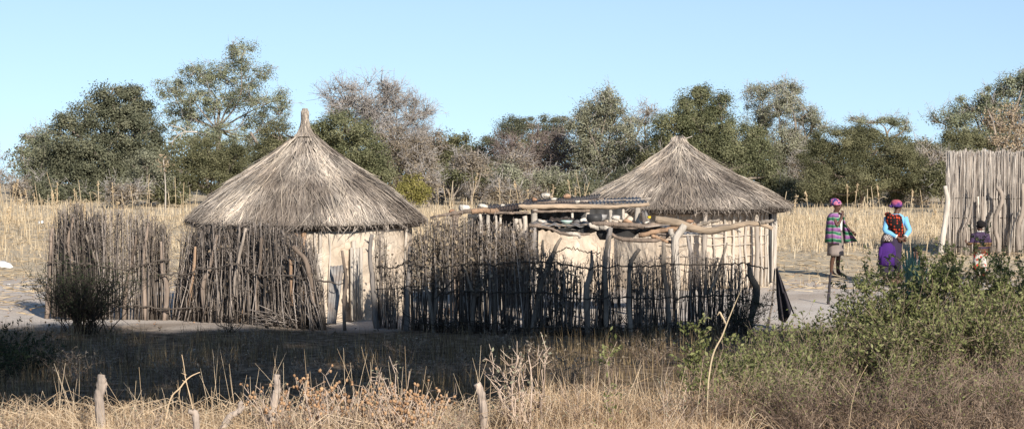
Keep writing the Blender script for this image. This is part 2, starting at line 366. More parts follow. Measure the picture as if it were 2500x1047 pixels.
# ------------------------------------------------------------------ ground
def make_ground():
    xs = np.concatenate([[-3000, -600, -150, -60], np.arange(-30, 30.01, .5), [60, 150, 600, 3000]])
    ys = np.concatenate([[-300, -60, -10, 5], np.arange(15, 114.01, .5), [125, 140, 220, 500, 1200, 4000]])
    X, Y = np.meshgrid(xs, ys)
    Z = -.0262*np.maximum(Y-113, 0)     # the land falls away gently beyond the trees
    for i in range(Z.shape[0]):
        for j in range(Z.shape[1]):
            if abs(X[i, j]) < 31 and 14 < Y[i, j] < 112:
                Z[i, j] = .05*mnoise.noise(Vector((X[i, j]*.45, Y[i, j]*.45, 0))) + .03*mnoise.noise(Vector((X[i, j]*1.3, Y[i, j]*1.3, 5))) - .02
    mb = MB(); nx, ny = len(xs), len(ys)
    idx = np.arange(nx*ny).reshape(ny, nx)
    Q = np.stack([idx[:-1, :-1], idx[:-1, 1:], idx[1:, 1:], idx[1:, :-1]], -1).reshape(-1, 4)
    mb.add(np.stack([X, Y, Z], -1).reshape(-1, 3), Q)
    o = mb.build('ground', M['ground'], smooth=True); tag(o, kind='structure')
make_ground()
# ------------------------------------------------------------------ huts
def thatch_roof(root, prof, nstraw, skew=lambda z: (0, 0), seed=1, wob=.04, fringe=900):
    """prof: (r,z) from tip to eave, local to root"""
    prof = np.array(prof); L = np.concatenate([[0], np.cumsum(np.linalg.norm(np.diff(prof, axis=0), axis=1))])
    ph = rng.uniform(0, 6.28, 6)
    def surf(s, th, off):
        r = np.interp(s, L, prof[:, 0]); z = np.interp(s, L, prof[:, 1])
        w = 1 + wob*(np.sin(3*th+ph[0])*.4 + np.sin(7*th+ph[1])*.3 + np.sin(13*th+ph[2])*.25)*np.clip(s/L[-1]*1.5-.4, 0, 1)
        r = r*w + off*.6; z = z + off*.8
        sk = skew(z)
        return np.stack([r*np.cos(th)+sk[0], r*np.sin(th)+sk[1], z], -1)
    mb = MB(); nt_, ns = 72, 26
    th = np.linspace(0, 2*np.pi, nt_, endpoint=False); ss = np.linspace(0, L[-1]*.985, ns)
    A = np.stack([surf(np.full(nt_, s), th, np.full(nt_, -.015)) for s in ss]).reshape(-1, 3)
    B = np.stack([surf(np.full(nt_, s), th, np.full(nt_, -.015)) - np.array([0, 0, .10*min(1, s/L[-1]*3)]) for s in ss[::-1]]).reshape(-1, 3)
    B[:, :2] *= .985
    V = np.vstack([A, B]); K = 2*ns; Q = []
    for k in range(K-1):
        for i in range(nt_):
            j = (i+1) % nt_
            Q.append((k*nt_+i, k*nt_+j, (k+1)*nt_+j, (k+1)*nt_+i))
    mb.add(V, Q, None, .4)
    bed = mb.build('thatch_roof', M['thatchbase'], root, local=True)
    def strands(N, smin, smax, lmin, lmax, wmin, wmax, dth, lift, mbx, tmean, over_=.03):
        # area weighted start points
        s0 = L[-1]*np.sqrt(rng.uniform((smin)**2, smax**2, N)); th0 = rng.uniform(0, 2*np.pi, N)
        ln = rng.uniform(lmin, lmax, N); ln = np.minimum(ln, L[-1]-s0+over_)
        r0 = np.maximum(np.interp(s0, L, prof[:, 0]), .12)
        dt = rng.normal(size=N)*dth/np.maximum(r0, .35)*.5
        base = rng.uniform(.0, .03, N)
        K = 4; Pt = []
        for k in range(K):
            u = k/(K-1); s = s0+ln*u
            over = np.maximum(s-L[-1], 0)
            p = surf(np.minimum(s, L[-1]), th0+dt*u, base + lift*u*rng.uniform(.2, 1, N))
            dirr = np.stack([np.cos(th0)*.75, np.sin(th0)*.75, np.full(N, -.66)], -1)
            p = p + over[:, None]*dirr
            Pt.append(p)
        Pt = np.stack(Pt, 1)
        side = np.stack([-np.sin(th0), np.cos(th0), np.zeros(N)], -1) + .45*rng.normal(size=(N, 3))
        side = unit(side)*rng.uniform(wmin, wmax, N)[:, None]*.5
        wf = np.array([1, 1, .8, .35])
        V = np.stack([Pt - side[:, None]*wf[None, :, None], Pt + side[:, None]*wf[None, :, None]], 2)   # N,K,2,3
        q = np.array([[0,1,3,2],[2,3,5,4],[4,5,7,6]])
        # patchy tone: bands & streaks of old and newer grass
        t = tmean + .21*rng.normal(size=N) + .12*np.sin(th0*5+ph[3]) + .10*np.sin(th0*11+ph[4]) - .16*(s0/L[-1]-.55)
        mbx.add(V.reshape(-1, 3), (q[None]+(np.arange(N)*8)[:, None, None]).reshape(-1, 4), None, np.repeat(np.clip(t, 0, 1), 8))
    mb = MB()
    strands(nstraw, .03, .97, .35, .8, .007, .018, .10, .02, mb, .5)
    strands(nstraw//7, .05, .95, .4, .9, .008, .017, .34, .075, mb, .66)
    st = mb.build('straw', M['reedgrass'], bed, local=True); st['kind'] = 'stuff'
    mb = MB()
    strands(fringe, .93, .99, .12, .32, .008, .018, .22, .03, mb, .42, rng.uniform(0, 1, fringe)**2*.2)
    strands(fringe, .94, 1.0, .08, .22, .008, .018, .25, -.12, mb, .32, rng.uniform(0, 1, fringe)**2*.26)
    fr = mb.build('eave_fringe', M['reedgrass'], bed, local=True); fr['kind'] = 'stuff'
    return surf, L
def mud_wall(root, R, h, a0, a1, name='mud_wall', seed=0.0):
    n, k = 150, 34
    th = np.radians(np.linspace(a0, a1, n)); zz = np.linspace(-.08, h, k)
    V = np.zeros((2, k, n, 3))
    for i, z in enumerate(zz):
        for j, t in enumerate(th):
            d = .035*mnoise.noise(Vector((t*R*2.2, z*2.2, seed))) + .022*mnoise.noise(Vector((t*R*7, z*9, seed+3))) + .012*mnoise.noise(Vector((t*R*18, z*20, seed+7)))
            V[0, i, j] = ((R+d)*math.cos(t), (R+d)*math.sin(t), z); V[1, i, j] = ((R-.14)*math.cos(t), (R-.14)*math.sin(t), z)
    mb = MB(); idx = np.arange(2*k*n).reshape(2, k, n)
    for s in (0, 1):
        I = idx[s]; q = np.stack([I[:-1, :-1], I[:-1, 1:], I[1:, 1:], I[1:, :-1]], -1).reshape(-1, 4)
        if s: q = q[:, ::-1]
        if s == 0: Q = q
        else: Q = np.vstack([Q, q])
    E = [np.stack([idx[0, -1, :-1], idx[0, -1, 1:], idx[1, -1, 1:], idx[1, -1, :-1]], -1)]
    for c in (0, -1): E.append(np.stack([idx[0, :-1, c], idx[0, 1:, c], idx[1, 1:, c], idx[1, :-1, c]], -1))
    Q = np.vstack([Q]+E)
    mb.add(V.reshape(-1, 3), Q)
    return mb.build(name, M['mud'], root, smooth=True, local=True)
def wall_pole(root, R, deg, z0, z1, r, m, bend=.02, name='wall_pole'):
    t = rad(deg); mb = MB()
    pts = [np.array([(R+bend*rng.normal()*.6)*math.cos(t+bend*rng.normal()*.5), (R+bend*rng.normal()*.6)*math.sin(t+bend*rng.normal()*.5), z]) for z in np.linspace(z0, z1, 5)]
    log(mb, pts, [r*1.1, r*.95, r*.85], n=9, sides=7, tint=rng.uniform(.2, .9))
    return mb.build(name, m, root, smooth=True, local=True)
# --- hut near the left
D1 = 39.4; c1 = GX(745, D1)
hut1 = thing('thatched_hut', 'round mud hut left of the tin shelter, tall thatch with a bound topknot', 'hut', c1, 'round thatched huts')
zz = lambda py: P(0, py, D1)[2]
s1 = sc(D1)
prof1 = [(.02, zz(333)), (.19, zz(336)), (.34, zz(354)), (.62, zz(385)), (.96, zz(419)), (1.40, zz(461)), (1.77, zz(505)), (2.00, zz(539))]
thatch_roof(hut1, prof1, 15000)
# the bound topknot is a piece of its own
mb = MB()
kz = [(0, 0, zz(y), r, r) for y, r in ((269, .03), (272, .056), (284, .05), (294, .043), (305, .055), (318, .085), (330, .135), (342, .225))]
loft(mb, kz, n=24, tint=.45)
N = 1300; th0 = rng.uniform(0, 6.28, N); kk = np.array(sorted([(z, r) for (_, _, z, r, _) in kz]))
z0 = rng.uniform(kk[0, 0]+.05, kk[-1, 0]+.03, N); ln = rng.uniform(.1, .3, N)
Pt = []
for u in (0, .5, 1):
    z = z0-ln*u; r = np.interp(z, kk[:, 0], kk[:, 1]) + .012+.012*u*rng.uniform(0, 1, N)
    Pt.append(np.stack([r*np.cos(th0+.1*u*rng.normal(size=N)), r*np.sin(th0+.1*u*rng.normal(size=N)), z], -1))
tubes(mb, np.stack(Pt, 1), np.tile([.006, .006, .003], (N, 1)), 3, np.clip(.55+.2*rng.normal(size=N), 0, 1))
tk = mb.build('topknot', M['reedgrass'], hut1, local=True)
mb = MB(); a = np.linspace(0, 2*np.pi, 26)
tubes(mb, np.stack([.20*np.cos(a), .20*np.sin(a), np.full(26, zz(336)) + .01*np.sin(3*a)], -1), np.full(26, .016), 5, .2)
tubes(mb, np.array([[-.18, -.08, zz(336)], [-.26, -.1, zz(333)], [-.32, -.1, zz(330)]]), np.array([.02, .016, .01]), 5, .2)
mb.build('binding_rope', M['twig_dark'], tk, local=True)
mud_wall(hut1, 1.82, 1.62, 0, 360, seed=1.0)
# exposed posts, pale plaster streaks, plank door
for px, r, mk, top in ((744, .045, 'bark_orange', 1.5), (764, .05, 'bark_orange', 1.55), (792, .028, 'bark_pale', 1.55), (804, .035, 'bark_pale', 1.5), (829, .022, 'bark_pale', 1.5), (1003, .03, 'bark_pale', 1.45), (948, .02, 'twig', 1.4)):
    x = (px-745)/sc(D1-1.7)
    wall_pole(hut1, 1.84, -math.degrees(math.acos(max(-1, min(1, x/1.84)))), -.05, top, r, M[mk])
for px, z0_, z1_, w in ((800, .35, 1.1, .05), (783, .5, 1.05, .06), (882, -.02, 1.3, .02)):
    x = (px-745)/sc(D1-1.7); y = -math.sqrt(1.84**2-x*x); t = math.atan2(y, x); mb = MB()
    V = np.array([1.86*math.cos(t), 1.86*math.sin(t), (z0_+z1_)/2]); box(mb, V, (.05, w*2, z1_-z0_), rot=t, jit=.012)
    mb.build('pale_plank', M['bark_pale'], hut1, local=True)
door = None
for i, px in enumerate((879, 886.5, 894, 901)):
    x = (px-745)/sc(D1-1.6); y = -math.sqrt(1.9**2-x*x); t = math.atan2(y, x); mb = MB()
    box(mb, (1.91*math.cos(t), 1.91*math.sin(t), .60), (.03, .048, 1.18+.06*rng.normal()), rot=t, jit=.004)
    if i == 0:
        door = mb
    else:
        for v, q, c in zip(mb.V, mb.Q, mb.C): door.add(v, q, None, c)
door.build('plank_door', M['bark_pale'], hut1, local=True)
# --- hut on the right
D2 = 46.7; c2 = GX(1675, D2)
hut2 = thing('thatched_hut', 'round pole and mud hut right of the tin shelter, stick at its thatch tip', 'hut', c2, 'round thatched huts')
zz = lambda py: P(0, py, D2)[2]
prof2 = [(.02, zz(341)), (.11, zz(343)), (.30, zz(366)), (.82, zz(411)), (1.32, zz(445)), (1.80, zz(476)), (2.12, zz(503))]
ztip, zeav = zz(341), zz(507)
thatch_roof(hut2, prof2, 14000, skew=lambda z: (-.15*np.clip((z-zeav)/(ztip-zeav), 0, 1), 0*z), wob=.055)
mb = MB(); rock(mb, (-.15, 0, zz(343)), (.10, .10, .09), 3, .4, sub=2); N = 160; th0 = rng.uniform(0, 6.28, N); Pt = []
for u in (0, .5, 1):
    Pt.append(np.stack([-.15+(.06+.16*u)*np.cos(th0), (.06+.16*u)*np.sin(th0), zz(340)+.03-.16*u*u+.02*rng.normal(size=N)], -1))
tubes(mb, np.stack(Pt, 1), np.tile([.007, .007, .004], (N, 1)), 3, np.clip(.6+.2*rng.normal(size=N), 0, 1))
mb.build('topknot', M['reedgrass'], hut2, local=True)
mb = MB(); log(mb, W([(1655, 346), (1672, 339), (1690, 333)], D2), [.012, .009], sides=5)
mb.build('tip_stick', M['bark_pale'], hut2)
mud_wall(hut2, 1.76, 1.6, 0, 360, seed=5.0)
degs = [-108, -99, -91, -84, -77, -70, -63.5, -58, -53, -48, -43, -38, -33, -29, -21, -16, -11, -6, -1, 5]
for i, dg in enumerate(degs):
    big = dg > -25
    wall_pole(hut2, 1.79, dg, -.05, 1.56, rng.uniform(.03, .045) if big else rng.uniform(.016, .034), M['bark_pale'], bend=.018)
for z, a0, a1 in ((.62, -112, -30), (.86, -110, -33), (1.02, -112, -30), (1.22, -100, -30), (.36, -105, -30)):
    t = np.radians(np.linspace(a0, a1, 12)); mb = MB()
    log(mb, np.stack([1.81*np.cos(t), 1.81*np.sin(t), z+.02*rng.normal(size=12)], -1), [.008, .006], n=26, sides=5, tint=.8)
    mb.build('lath', M['bark_pale'], hut2, local=True)
# black strip painting the shade of a gap between the right poles, and the outermost eave post
mb = MB(); t = rad(-25.5); box(mb, (1.80*math.cos(t), 1.80*math.sin(t), .8), (.03, .10, 1.5), rot=t)
mb.build('painted_gap_shade', M['pot'], hut2, local=True)
mb = MB(); log(mb, W([(1893, 520), (1890, 600), (1888, 692)], D2-.5), [.03, .035], sides=7, tint=.8); mb.build('eave_post', M['bark_pale'], hut2)
mb = MB(); log(mb, W([(1848, 524), (1850, 620), (1846, 690)], D2-1.5), [.04, .045], sides=7, tint=.0); mb.build('eave_post', M['bark_pale'], hut2)
mb = MB(); log(mb, W([(1722, 517), (1718, 600), (1720, 690)], D2-2.05), [.045, .05], sides=7, tint=.0); mb.build('eave_post', M['bark_pale'], hut2)
# ------------------------------------------------------------------ tin shelter between the huts, and the pot shelf before it
def sheet(mb, p00, p10, p11, p01, waves=8, amp=.018, th=.012, n=None, sag=0.0, tint=.5, warp=.01):
    p00, p10, p11, p01 = [np.asarray(p, float) for p in (p00, p10, p11, p01)]
    n = n or waves*6+1; m = 7
    U, Vv = np.meshgrid(np.linspace(0, 1, n), np.linspace(0, 1, m))
    B = ((1-U)*(1-Vv))[..., None]*p00 + (U*(1-Vv))[..., None]*p10 + (U*Vv)[..., None]*p11 + ((1-U)*Vv)[..., None]*p01
    nr = unit(np.cross(p10-p00, p01-p00))
    off = amp*np.sin(U*waves*2*np.pi) + warp*np.sin(U*5+Vv*3) - sag*4*U*(1-U)
    A = B + off[..., None]*nr; C = A - th*nr
    idx = np.arange(n*m).reshape(m, n)
    q = np.stack([idx[:-1, :-1], idx[:-1, 1:], idx[1:, 1:], idx[1:, :-1]], -1).reshape(-1, 4)
    e = []
    for L_ in (idx[0], idx[-1], idx[:, 0], idx[:, -1]): e.append(np.stack([L_[:-1], L_[1:], L_[1:]+n*m, L_[:-1]+n*m], -1))
    mb.add(np.vstack([A.reshape(-1, 3), C.reshape(-1, 3)]), np.vstack([q, q[:, ::-1]+n*m]+e), None, tint)
DS = 39.80
shed = thing('tin_shelter', 'low mud shelter with a flat rusted tin roof between the two huts', 'shelter', GX(1330, DS))
mbw = MB()
def flat_wall(px0, px1, d0, d1, h, seed):
    n, k = 90, 30; V = np.zeros((2, k, n, 3))
    a, b = GX(px0, d0), GX(px1, d1)
    for i, z in enumerate(np.linspace(-.05, h, k)):
        for j, u in enumerate(np.linspace(0, 1, n)):
            x = u*np.linalg.norm(b-a)
            dd = .05*mnoise.noise(Vector((x*2, z*2, seed))) + .03*mnoise.noise(Vector((x*6, z*8, seed+3))) + .018*mnoise.noise(Vector((x*15, z*18, seed+9)))
            p = a+(b-a)*u; V[0, i, j] = (p[0], p[1]-dd, z); V[1, i, j] = (p[0], p[1]+.16, z)
    idx = np.arange(2*k*n).reshape(2, k, n); Q = []
    for s in (0, 1):
        I = idx[s]; q = np.stack([I[:-1, :-1], I[:-1, 1:], I[1:, 1:], I[1:, :-1]], -1).reshape(-1, 4); Q.append(q if s == 0 else q[:, ::-1])
    Q.append(np.stack([idx[0, -1, :-1], idx[0, -1, 1:], idx[1, -1, 1:], idx[1, -1, :-1]], -1))
    for c in (0, -1): Q.append(np.stack([idx[0, :-1, c], idx[0, 1:, c], idx[1, 1:, c], idx[1, :-1, c]], -1))
    m_ = MB(); m_.add(V.reshape(-1, 3), np.vstack(Q)); return m_
flat_wall(1300, 1500, 43.9, 44.3, 1.42, 2.0).build('mud_wall', M['mud'], shed, smooth=True)
flat_wall(1142, 1300, 41.25, 41.25, 1.60, 4.0).build('back_wall', M['pot'], shed, smooth=True)  # painted black to deepen the shade inside the shelter
mb = MB(); sheet(mb, P(1296, 537, 41.45), P(1525, 536, 41.6), P(1525, 499, 41.6), P(1296, 503, 41.45), 10, .012); mb.build('painted_shade_screen', M['pot'], shed)  # added black sheet standing in for the dark under the roof
roofpan = [((1160, 520, 39.12), (1268, 514, 39.12), (1270, 499, 39.5), (1172, 508, 39.5), 'tin_dark'), ((1165, 522, 39.16), (1300, 506, 39.16), (1330, 491, 41.40), (1195, 500, 41.40), 'tin_dark'), ((1270, 512, 39.24), (1400, 503, 39.24), (1405, 482, 41.48), (1285, 486, 41.48), 'tin_dark'),
           ((1345, 503, 39.32), (1450, 496, 39.24), (1468, 475, 41.40), (1375, 482, 41.40), 'tin_dark'), ((1440, 499, 39.16), (1580, 492, 39.08), (1560, 483, 40.76), (1430, 484, 40.92), 'tin')]
for a, b, c, d, mk in roofpan:
    mb = MB(); sheet(mb, P(*a), P(*b), P(*c), P(*d), 15, .011); mb.build('roof_sheet', M[mk], shed)
for pts, r, mk in (([(1264, 505), (1300, 505), (1390, 504), (1480, 504), (1585, 499)], [.05, .06, .065, .05, .04], 'log_tan'), ([(1050, 533), (1090, 524), (1130, 518), (1180, 512)], [.02, .035, .05], 'bark_brown'),
                   ([(1150, 518), (1185, 514), (1215, 512)], [.06, .05], 'bark_orange'), ([(1195, 519), (1290, 518)], [.035, .03], 'bark_brown'), ([(1300, 516), (1440, 514)], [.03, .03], 'bark_brown')):
    mb = MB(); log(mb, W(pts, 39.0), np.array(r)*.78, n=22, sides=9, rough=.07); mb.build('roof_pole', M[mk], shed, smooth=True)
for pts, r in (([(1100, 522), (1110, 545), (1104, 620)], .06), ([(1127, 520), (1116, 550), (1118, 610)], .05), ([(1172, 518), (1175, 560), (1178, 640)], .035), ([(1192, 515), (1192, 560), (1193, 640)], .04), ([(1208, 515), (1212, 560), (1210, 640)], .03),
               ([(1223, 530), (1224, 600)], .025), ([(1306, 506), (1307, 560), (1307, 690)], .07), ([(1400, 512), (1398, 520), (1399, 536)], .03), ([(1432, 508), (1434, 545)], .045), ([(1490, 508), (1491, 545)], .045), ([(1521, 508), (1523, 546)], .035), ([(1557, 500), (1557, 548)], .06),
               ([(1258, 533), (1264, 570)], .05), ([(1280, 528), (1285, 590)], .05), ([(1270, 535), (1275, 580)], .04)):
    p = W(pts, 39.04); p[-1, 2] = 0 if pts[-1][1] > 590 else p[-1, 2]
    mb = MB(); log(mb, p, r*.8, n=9, sides=7, tint=rng.uniform(.2, .9)); mb.build('support_post', M['bark_brown' if pts[0][0] < 1150 else 'bark_pale'], shed, smooth=True)
for i in range(7):
    x0 = rng.uniform(1170, 1500); ln = rng.uniform(60, 190); y0 = np.interp(x0, [1170, 1300, 1450, 1560], [513, 501, 496, 490]); dz = rng.uniform(39.1, 41.0); y0 = y0-(dz-39.1)*4-2
    mb = MB(); log(mb, W([(x0, y0), (x0+ln*.5, y0-2+2*rng.normal()), (min(x0+ln, 1590), y0-4+4*rng.normal())], dz), [rng.uniform(.012, .024), .012], n=12, sides=6, tint=rng.uniform(0, 1)); mb.build('roof_pole', M[['bark_pale', 'bark_brown', 'wood_grey', 'bark_grey'][i % 4]], shed, smooth=True)
mb = MB()
for i in range(22): rock(mb, GX(1305+i*11, 43.8+.3*i/22)+np.array([0, -.02, 1.40+.03*rng.normal()]), np.array([.075, .09, .07])*rng.uniform(.7, 1.4), i, .6)
mb.build('wall_top_clods', M['mud'], shed)
# rocks that weigh the roof down: things of their own
def rk(px, py, d, wx, wz, mk, label, seed, cat='stone', group='stones weighing down the tin roof', wy=None):
    s = sc(d); mb = MB(); c = P(px, py, d); rock(mb, c, (wx/s, (wy or wx)/s, wz/s), seed, rng.uniform(.3, .8))
    o = mb.build('stone', M[mk], smooth=False)
    o.data.transform(__import__('mathutils').Matrix.Translation(-Vector(c))); o.location = c
    return tag(o, label, cat, group)
rk(1131, 509, 39.16, 20, 13, 'rock_white', 'large pale stone at the far left end of the tin roof', 1)
rk(1104, 515, 39.16, 9, 7, 'rock_red', 'small orange brown stone beside the leftmost pale stone', 2)
rk(1180, 503, 39.80, 15, 8, 'rock_white', 'white stone on the roof, second pale one from the left', 3)
rk(1226, 501, 40.20, 9, 6, 'rock_white', 'small flat pale stone alone on the middle left of the roof', 4)
rk(1330, 481, 40.76, 19, 12, 'rock_white', 'biggest pale stone, highest on the tin roof', 5)
rk(1305, 487, 40.60, 11, 7, 'rock_red', 'brownish stone leaning on the left of the biggest pale stone', 16)
rk(1352, 486, 40.92, 11, 6, 'rock_white', 'low white stone just right of the biggest pale stone', 6)
rk(1381, 480, 41.08, 13, 10, 'rock_red', 'rusty red brown stone on the tin roof', 7)
rk(1409, 494, 39.24, 9, 8, 'rock_white', 'round whitish stone above the long pale roof pole', 8)
# the pot shelf
shelf = thing('pot_shelf', 'crooked shelf of tin sheets and heavy logs before the right hut', 'shelf', GX(1580, 38.80))
for a, b, c, d, mk in (((1292, 551, 37.90), (1450, 550, 37.90), (1450, 535, 39.50), (1310, 537, 39.50), 'tin_blue'), ((1400, 560, 38.10), (1560, 562, 38.10), (1560, 545, 39.30), (1400, 545, 39.30), 'tin_dark'), ((1545, 561, 37.90), (1640, 562, 37.90), (1640, 549, 39.30), (1545, 550, 39.30), 'tin'), ((1630, 574, 38.10), (1722, 569, 38.10), (1722, 560, 39.10), (1640, 563, 39.10), 'tin_blue'), ((1305, 559, 38.20), (1400, 572, 38.20), (1400, 557, 39.30), (1310, 550, 39.30), 'tin_dark')):
    mb = MB(); sheet(mb, P(*a), P(*b), P(*c), P(*d), 6, .014); mb.build('shelf_sheet', M[mk], shelf)
for pts, r, mk in (([(1597, 536), (1640, 542), (1690, 556), (1740, 560), (1800, 552), (1850, 545), (1886, 558)], [.075, .085, .08, .08, .065, .055, .04], 'log_tan'), ([(1850, 545), (1888, 540)], [.05, .03], 'bark_grey'),
                   ([(1445, 547), (1490, 548), (1560, 552), (1620, 546)], [.04, .045, .04], 'bark_brown'), ([(1290, 548), (1340, 556), (1380, 572), (1440, 571)], [.045, .035, .04, .03], 'bark_brown'), ([(1380, 572), (1410, 574), (1416, 579)], [.035, .03], 'bark_pale'),
                   ([(1480, 563), (1520, 583), (1600, 585), (1650, 560)], [.03, .04, .04, .03], 'bark_brown'), ([(1560, 575), (1640, 562), (1700, 550)], [.045, .05], 'bark_orange'), ([(1590, 578), (1640, 592)], [.045, .04], 'bark_orange'), ([(1440, 553), (1495, 562)], [.06, .04], 'bark_pale'), ([(1700, 551), (1757, 537)], [.04, .025], 'bark_grey')):
    mb = MB(); log(mb, W(pts, 37.8), np.array(r)*.82, n=22, sides=9, rough=.07); mb.build('shelf_log', M[mk], shelf, smooth=True)
for pts, r, mk in (([(1667, 546), (1649, 582), (1648, 623), (1650, 720)], [.055, .075, .07], 'bark_pale'), ([(1640, 560), (1649, 585)], [.05, .05], 'bark_pale'), ([(1679, 575), (1683, 600), (1690, 640), (1692, 700)], [.02, .035, .05], 'wood_grey'), ([(1490, 553), (1486, 600), (1478, 660), (1478, 720)], [.04, .06, .06], 'wood_grey'), ([(1301, 555), (1300, 640), (1300, 720)], [.05, .06], 'wood_grey')):
    p = W(pts, 37.70)
    if pts[-1][1] > 690: p[-1, 2] = -.05
    mb = MB(); log(mb, p, r, n=12, sides=8); mb.build('forked_post', M[mk], shelf, smooth=True)
for i in range(16):
    x0 = rng.uniform(1300, 1760); ln = rng.uniform(50, 160); y0 = np.interp(x0, [1300, 1450, 1620, 1760], [549, 556, 562, 556])+rng.uniform(-6, 12); dz = rng.uniform(37.75, 38.6)
    mb = MB(); log(mb, W([(x0, y0), (x0+ln*.5, y0+3*rng.normal()), (x0+ln, y0+6*rng.normal())], dz), [rng.uniform(.011, .022), .011], n=12, sides=6, tint=rng.uniform(0, 1)); mb.build('shelf_pole', M[['bark_pale', 'bark_brown', 'wood_grey', 'bark_grey'][i % 4]], shelf, smooth=True)
for x0, x1, dep, dz in ((1345, 1470, 16, 37.95), (1450, 1560, 30, 37.9), (1535, 1650, 24, 37.97)):  # added black hangings that stand in for the shade below the shelf
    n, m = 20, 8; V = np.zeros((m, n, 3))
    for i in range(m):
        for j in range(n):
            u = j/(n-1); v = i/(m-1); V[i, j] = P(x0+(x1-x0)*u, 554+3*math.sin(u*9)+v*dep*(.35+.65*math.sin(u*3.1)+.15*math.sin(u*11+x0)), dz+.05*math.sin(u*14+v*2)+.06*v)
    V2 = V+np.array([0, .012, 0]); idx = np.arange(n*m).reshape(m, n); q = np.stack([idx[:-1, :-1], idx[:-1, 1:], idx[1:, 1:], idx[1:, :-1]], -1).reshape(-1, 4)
    mb = MB(); mb.add(np.vstack([V.reshape(-1, 3), V2.reshape(-1, 3)]), np.vstack([q[:, ::-1], q+n*m])); mb.build('painted_shade_rag', M['pot'], shelf, smooth=True)
def lathe(mb, c, prof, n=22, tint=.5, ax=(1, 1)):
    loft(mb, [(c[0], c[1], c[2]+z, r*ax[0], r*ax[1]) for r, z in prof], n=n, tint=tint)
def vessel(name, px, py, d, r, h, mk, label, cat, flare=1.0, bulge=1.0):
    c = P(px, py, d); mb = MB(); w = .012
    lathe(mb, (0, 0, 0), [(r*.55, 0), (r*.85*bulge, h*.35), (r*bulge, h*.6), (r*flare, h), (r*flare-w, h), (r*bulge-w, h*.6), (r*.5, .02)])
    o = mb.build(name, M[mk], None, smooth=True); o.location = c
    return tag(o, label, cat)
vessel('enamel_bowl', 1383, 547, 38.20, .085, .06, 'enamel', 'pale turquoise enamel bowl on the tin shelf', 'bowl', 1.25)
vessel('cooking_pot', 1451, 548, 38.30, .13, .17, 'pot', 'sooty round cooking pot standing on the pot shelf', 'pot', .95, 1.05)
vessel('metal_basin', 1463, 541, 38.80, .13, .12, 'tin_blue', 'dark grey bucket behind the sooty pot on the shelf', 'bucket', 1.05)
vessel('hanging_pot', 1474, 585, 38.00, .12, .17, 'pot', 'black pot hanging below the edge of the pot shelf', 'pot', .9, 1.05)
vessel('plastic_tub', 1585, 535, 38.75, .028, .05, 'yellowplastic', 'small bright yellow tub at the right end of the shelf under the thatch edge', 'tub', 1.1)
for i, (px, py, wx, wz, mk, lb) in enumerate(((1322, 541, 17, 8, 'rock_white', 'pale flat stone at the left end of the pot shelf'), (1528, 543, 22, 14, 'rock_red', 'large orange stone in the middle of the pot shelf'), (1575, 545, 18, 10, 'rock_white', 'greyish white stone at the right of the orange shelf stone'), (1425, 538, 14, 9, 'rock_white', 'white stone behind the turquoise bowl on the shelf'), (1505, 532, 14, 8, 'rock_white', 'small buff stone behind the orange shelf stone'), (1682, 540, 14, 8, 'rock_red', 'brown stone lodged above the heavy shelf log'))):
    rk(px, py, 38.70, wx, wz, mk, lb, 30+i, group='stones lying on the pot shelf')
mb = MB(); sheet(mb, P(1568, 548, 38.60), P(1592, 546, 38.60), P(1578, 512, 38.90), P(1566, 514, 38.90), 2, .01); o = mb.build('bent_sheet', M['tin'])
tag(o, 'small upright bent tin scrap at the right end of the pot shelf', 'scrap')
for i, (a, b, c, d) in enumerate((((1340, 537), (1388, 541), (1380, 531), (1345, 529)), ((1370, 534), (1402, 540), (1400, 529), (1385, 528)))):
    mb = MB(); sheet(mb, P(*a, 38.50), P(*b, 38.50), P(*c, 39.20), P(*d, 39.20), 3, .008); o = mb.build('tin_plate', M['tin_dark'])
    tag(o, ('dark tin tray lying on the shelf left of the turquoise bowl', 'tilted dark tin plate behind the turquoise bowl')[i], 'tray')
# corrugated sheet leaning in the gap before the left hut
mb = MB(); sheet(mb, P(798, 790, 36.3), P(820, 789, 36.3), P(840, 647, 36.75), P(806, 649, 36.75), 4, .014); o = mb.build('corrugated_sheet', M['tin_blue'])
tag(o, 'narrow grey corrugated iron sheet leaning beside the left hut doorway', 'iron sheet')
# ------------------------------------------------------------------ brushwood fences
def depth_line(knots):
    xs = [k[0] for k in knots]; ds = [k[1] for k in knots]
    return lambda px: np.interp(px, xs, ds)
def sticks(mb, px, dfn, top, lean=None, leansd=7, topsd=10, r=(.006, .012), K=5, curl=.025, back=0.0, backsd=.06, tint=(.1, .9), djit=.09):
    """upright sticks standing at pixel columns px along the fence line"""
    N = len(px); px = np.asarray(px, float); d = dfn(px) + rng.normal(size=N)*djit
    x0 = (px-1250)*d/F; tp = top(px) + np.abs(rng.normal(size=N))*topsd - topsd*.6
    lp = (lean(px) if lean else 0) + rng.normal(size=N)*leansd
    d1 = d + back + rng.normal(size=N)*backsd
    x1 = (px+lp-1250)*d1/F; z1 = H - (tp-YH)*d1/F
    u = np.linspace(0, 1, K)
    Pt = np.zeros((N, K, 3)); bend = rng.normal(size=(N, 1))*curl
    Pt[:, :, 0] = x0[:, None]*(1-u)+x1[:, None]*u + bend*np.sin(u*np.pi) + rng.normal(size=(N, K))*curl*.35
    Pt[:, :, 1] = d[:, None]*(1-u)+d1[:, None]*u + rng.normal(size=(N, 1))*curl*np.sin(u*np.pi)
    Pt[:, :, 2] = -.03 + (z1[:, None]+.03)*u
    R = rng.uniform(r[0], r[1], N)[:, None]*np.linspace(1.1, .45, K)[None]
    tubes(mb, Pt, R, 4, rng.uniform(tint[0], tint[1], N))
    return Pt, R
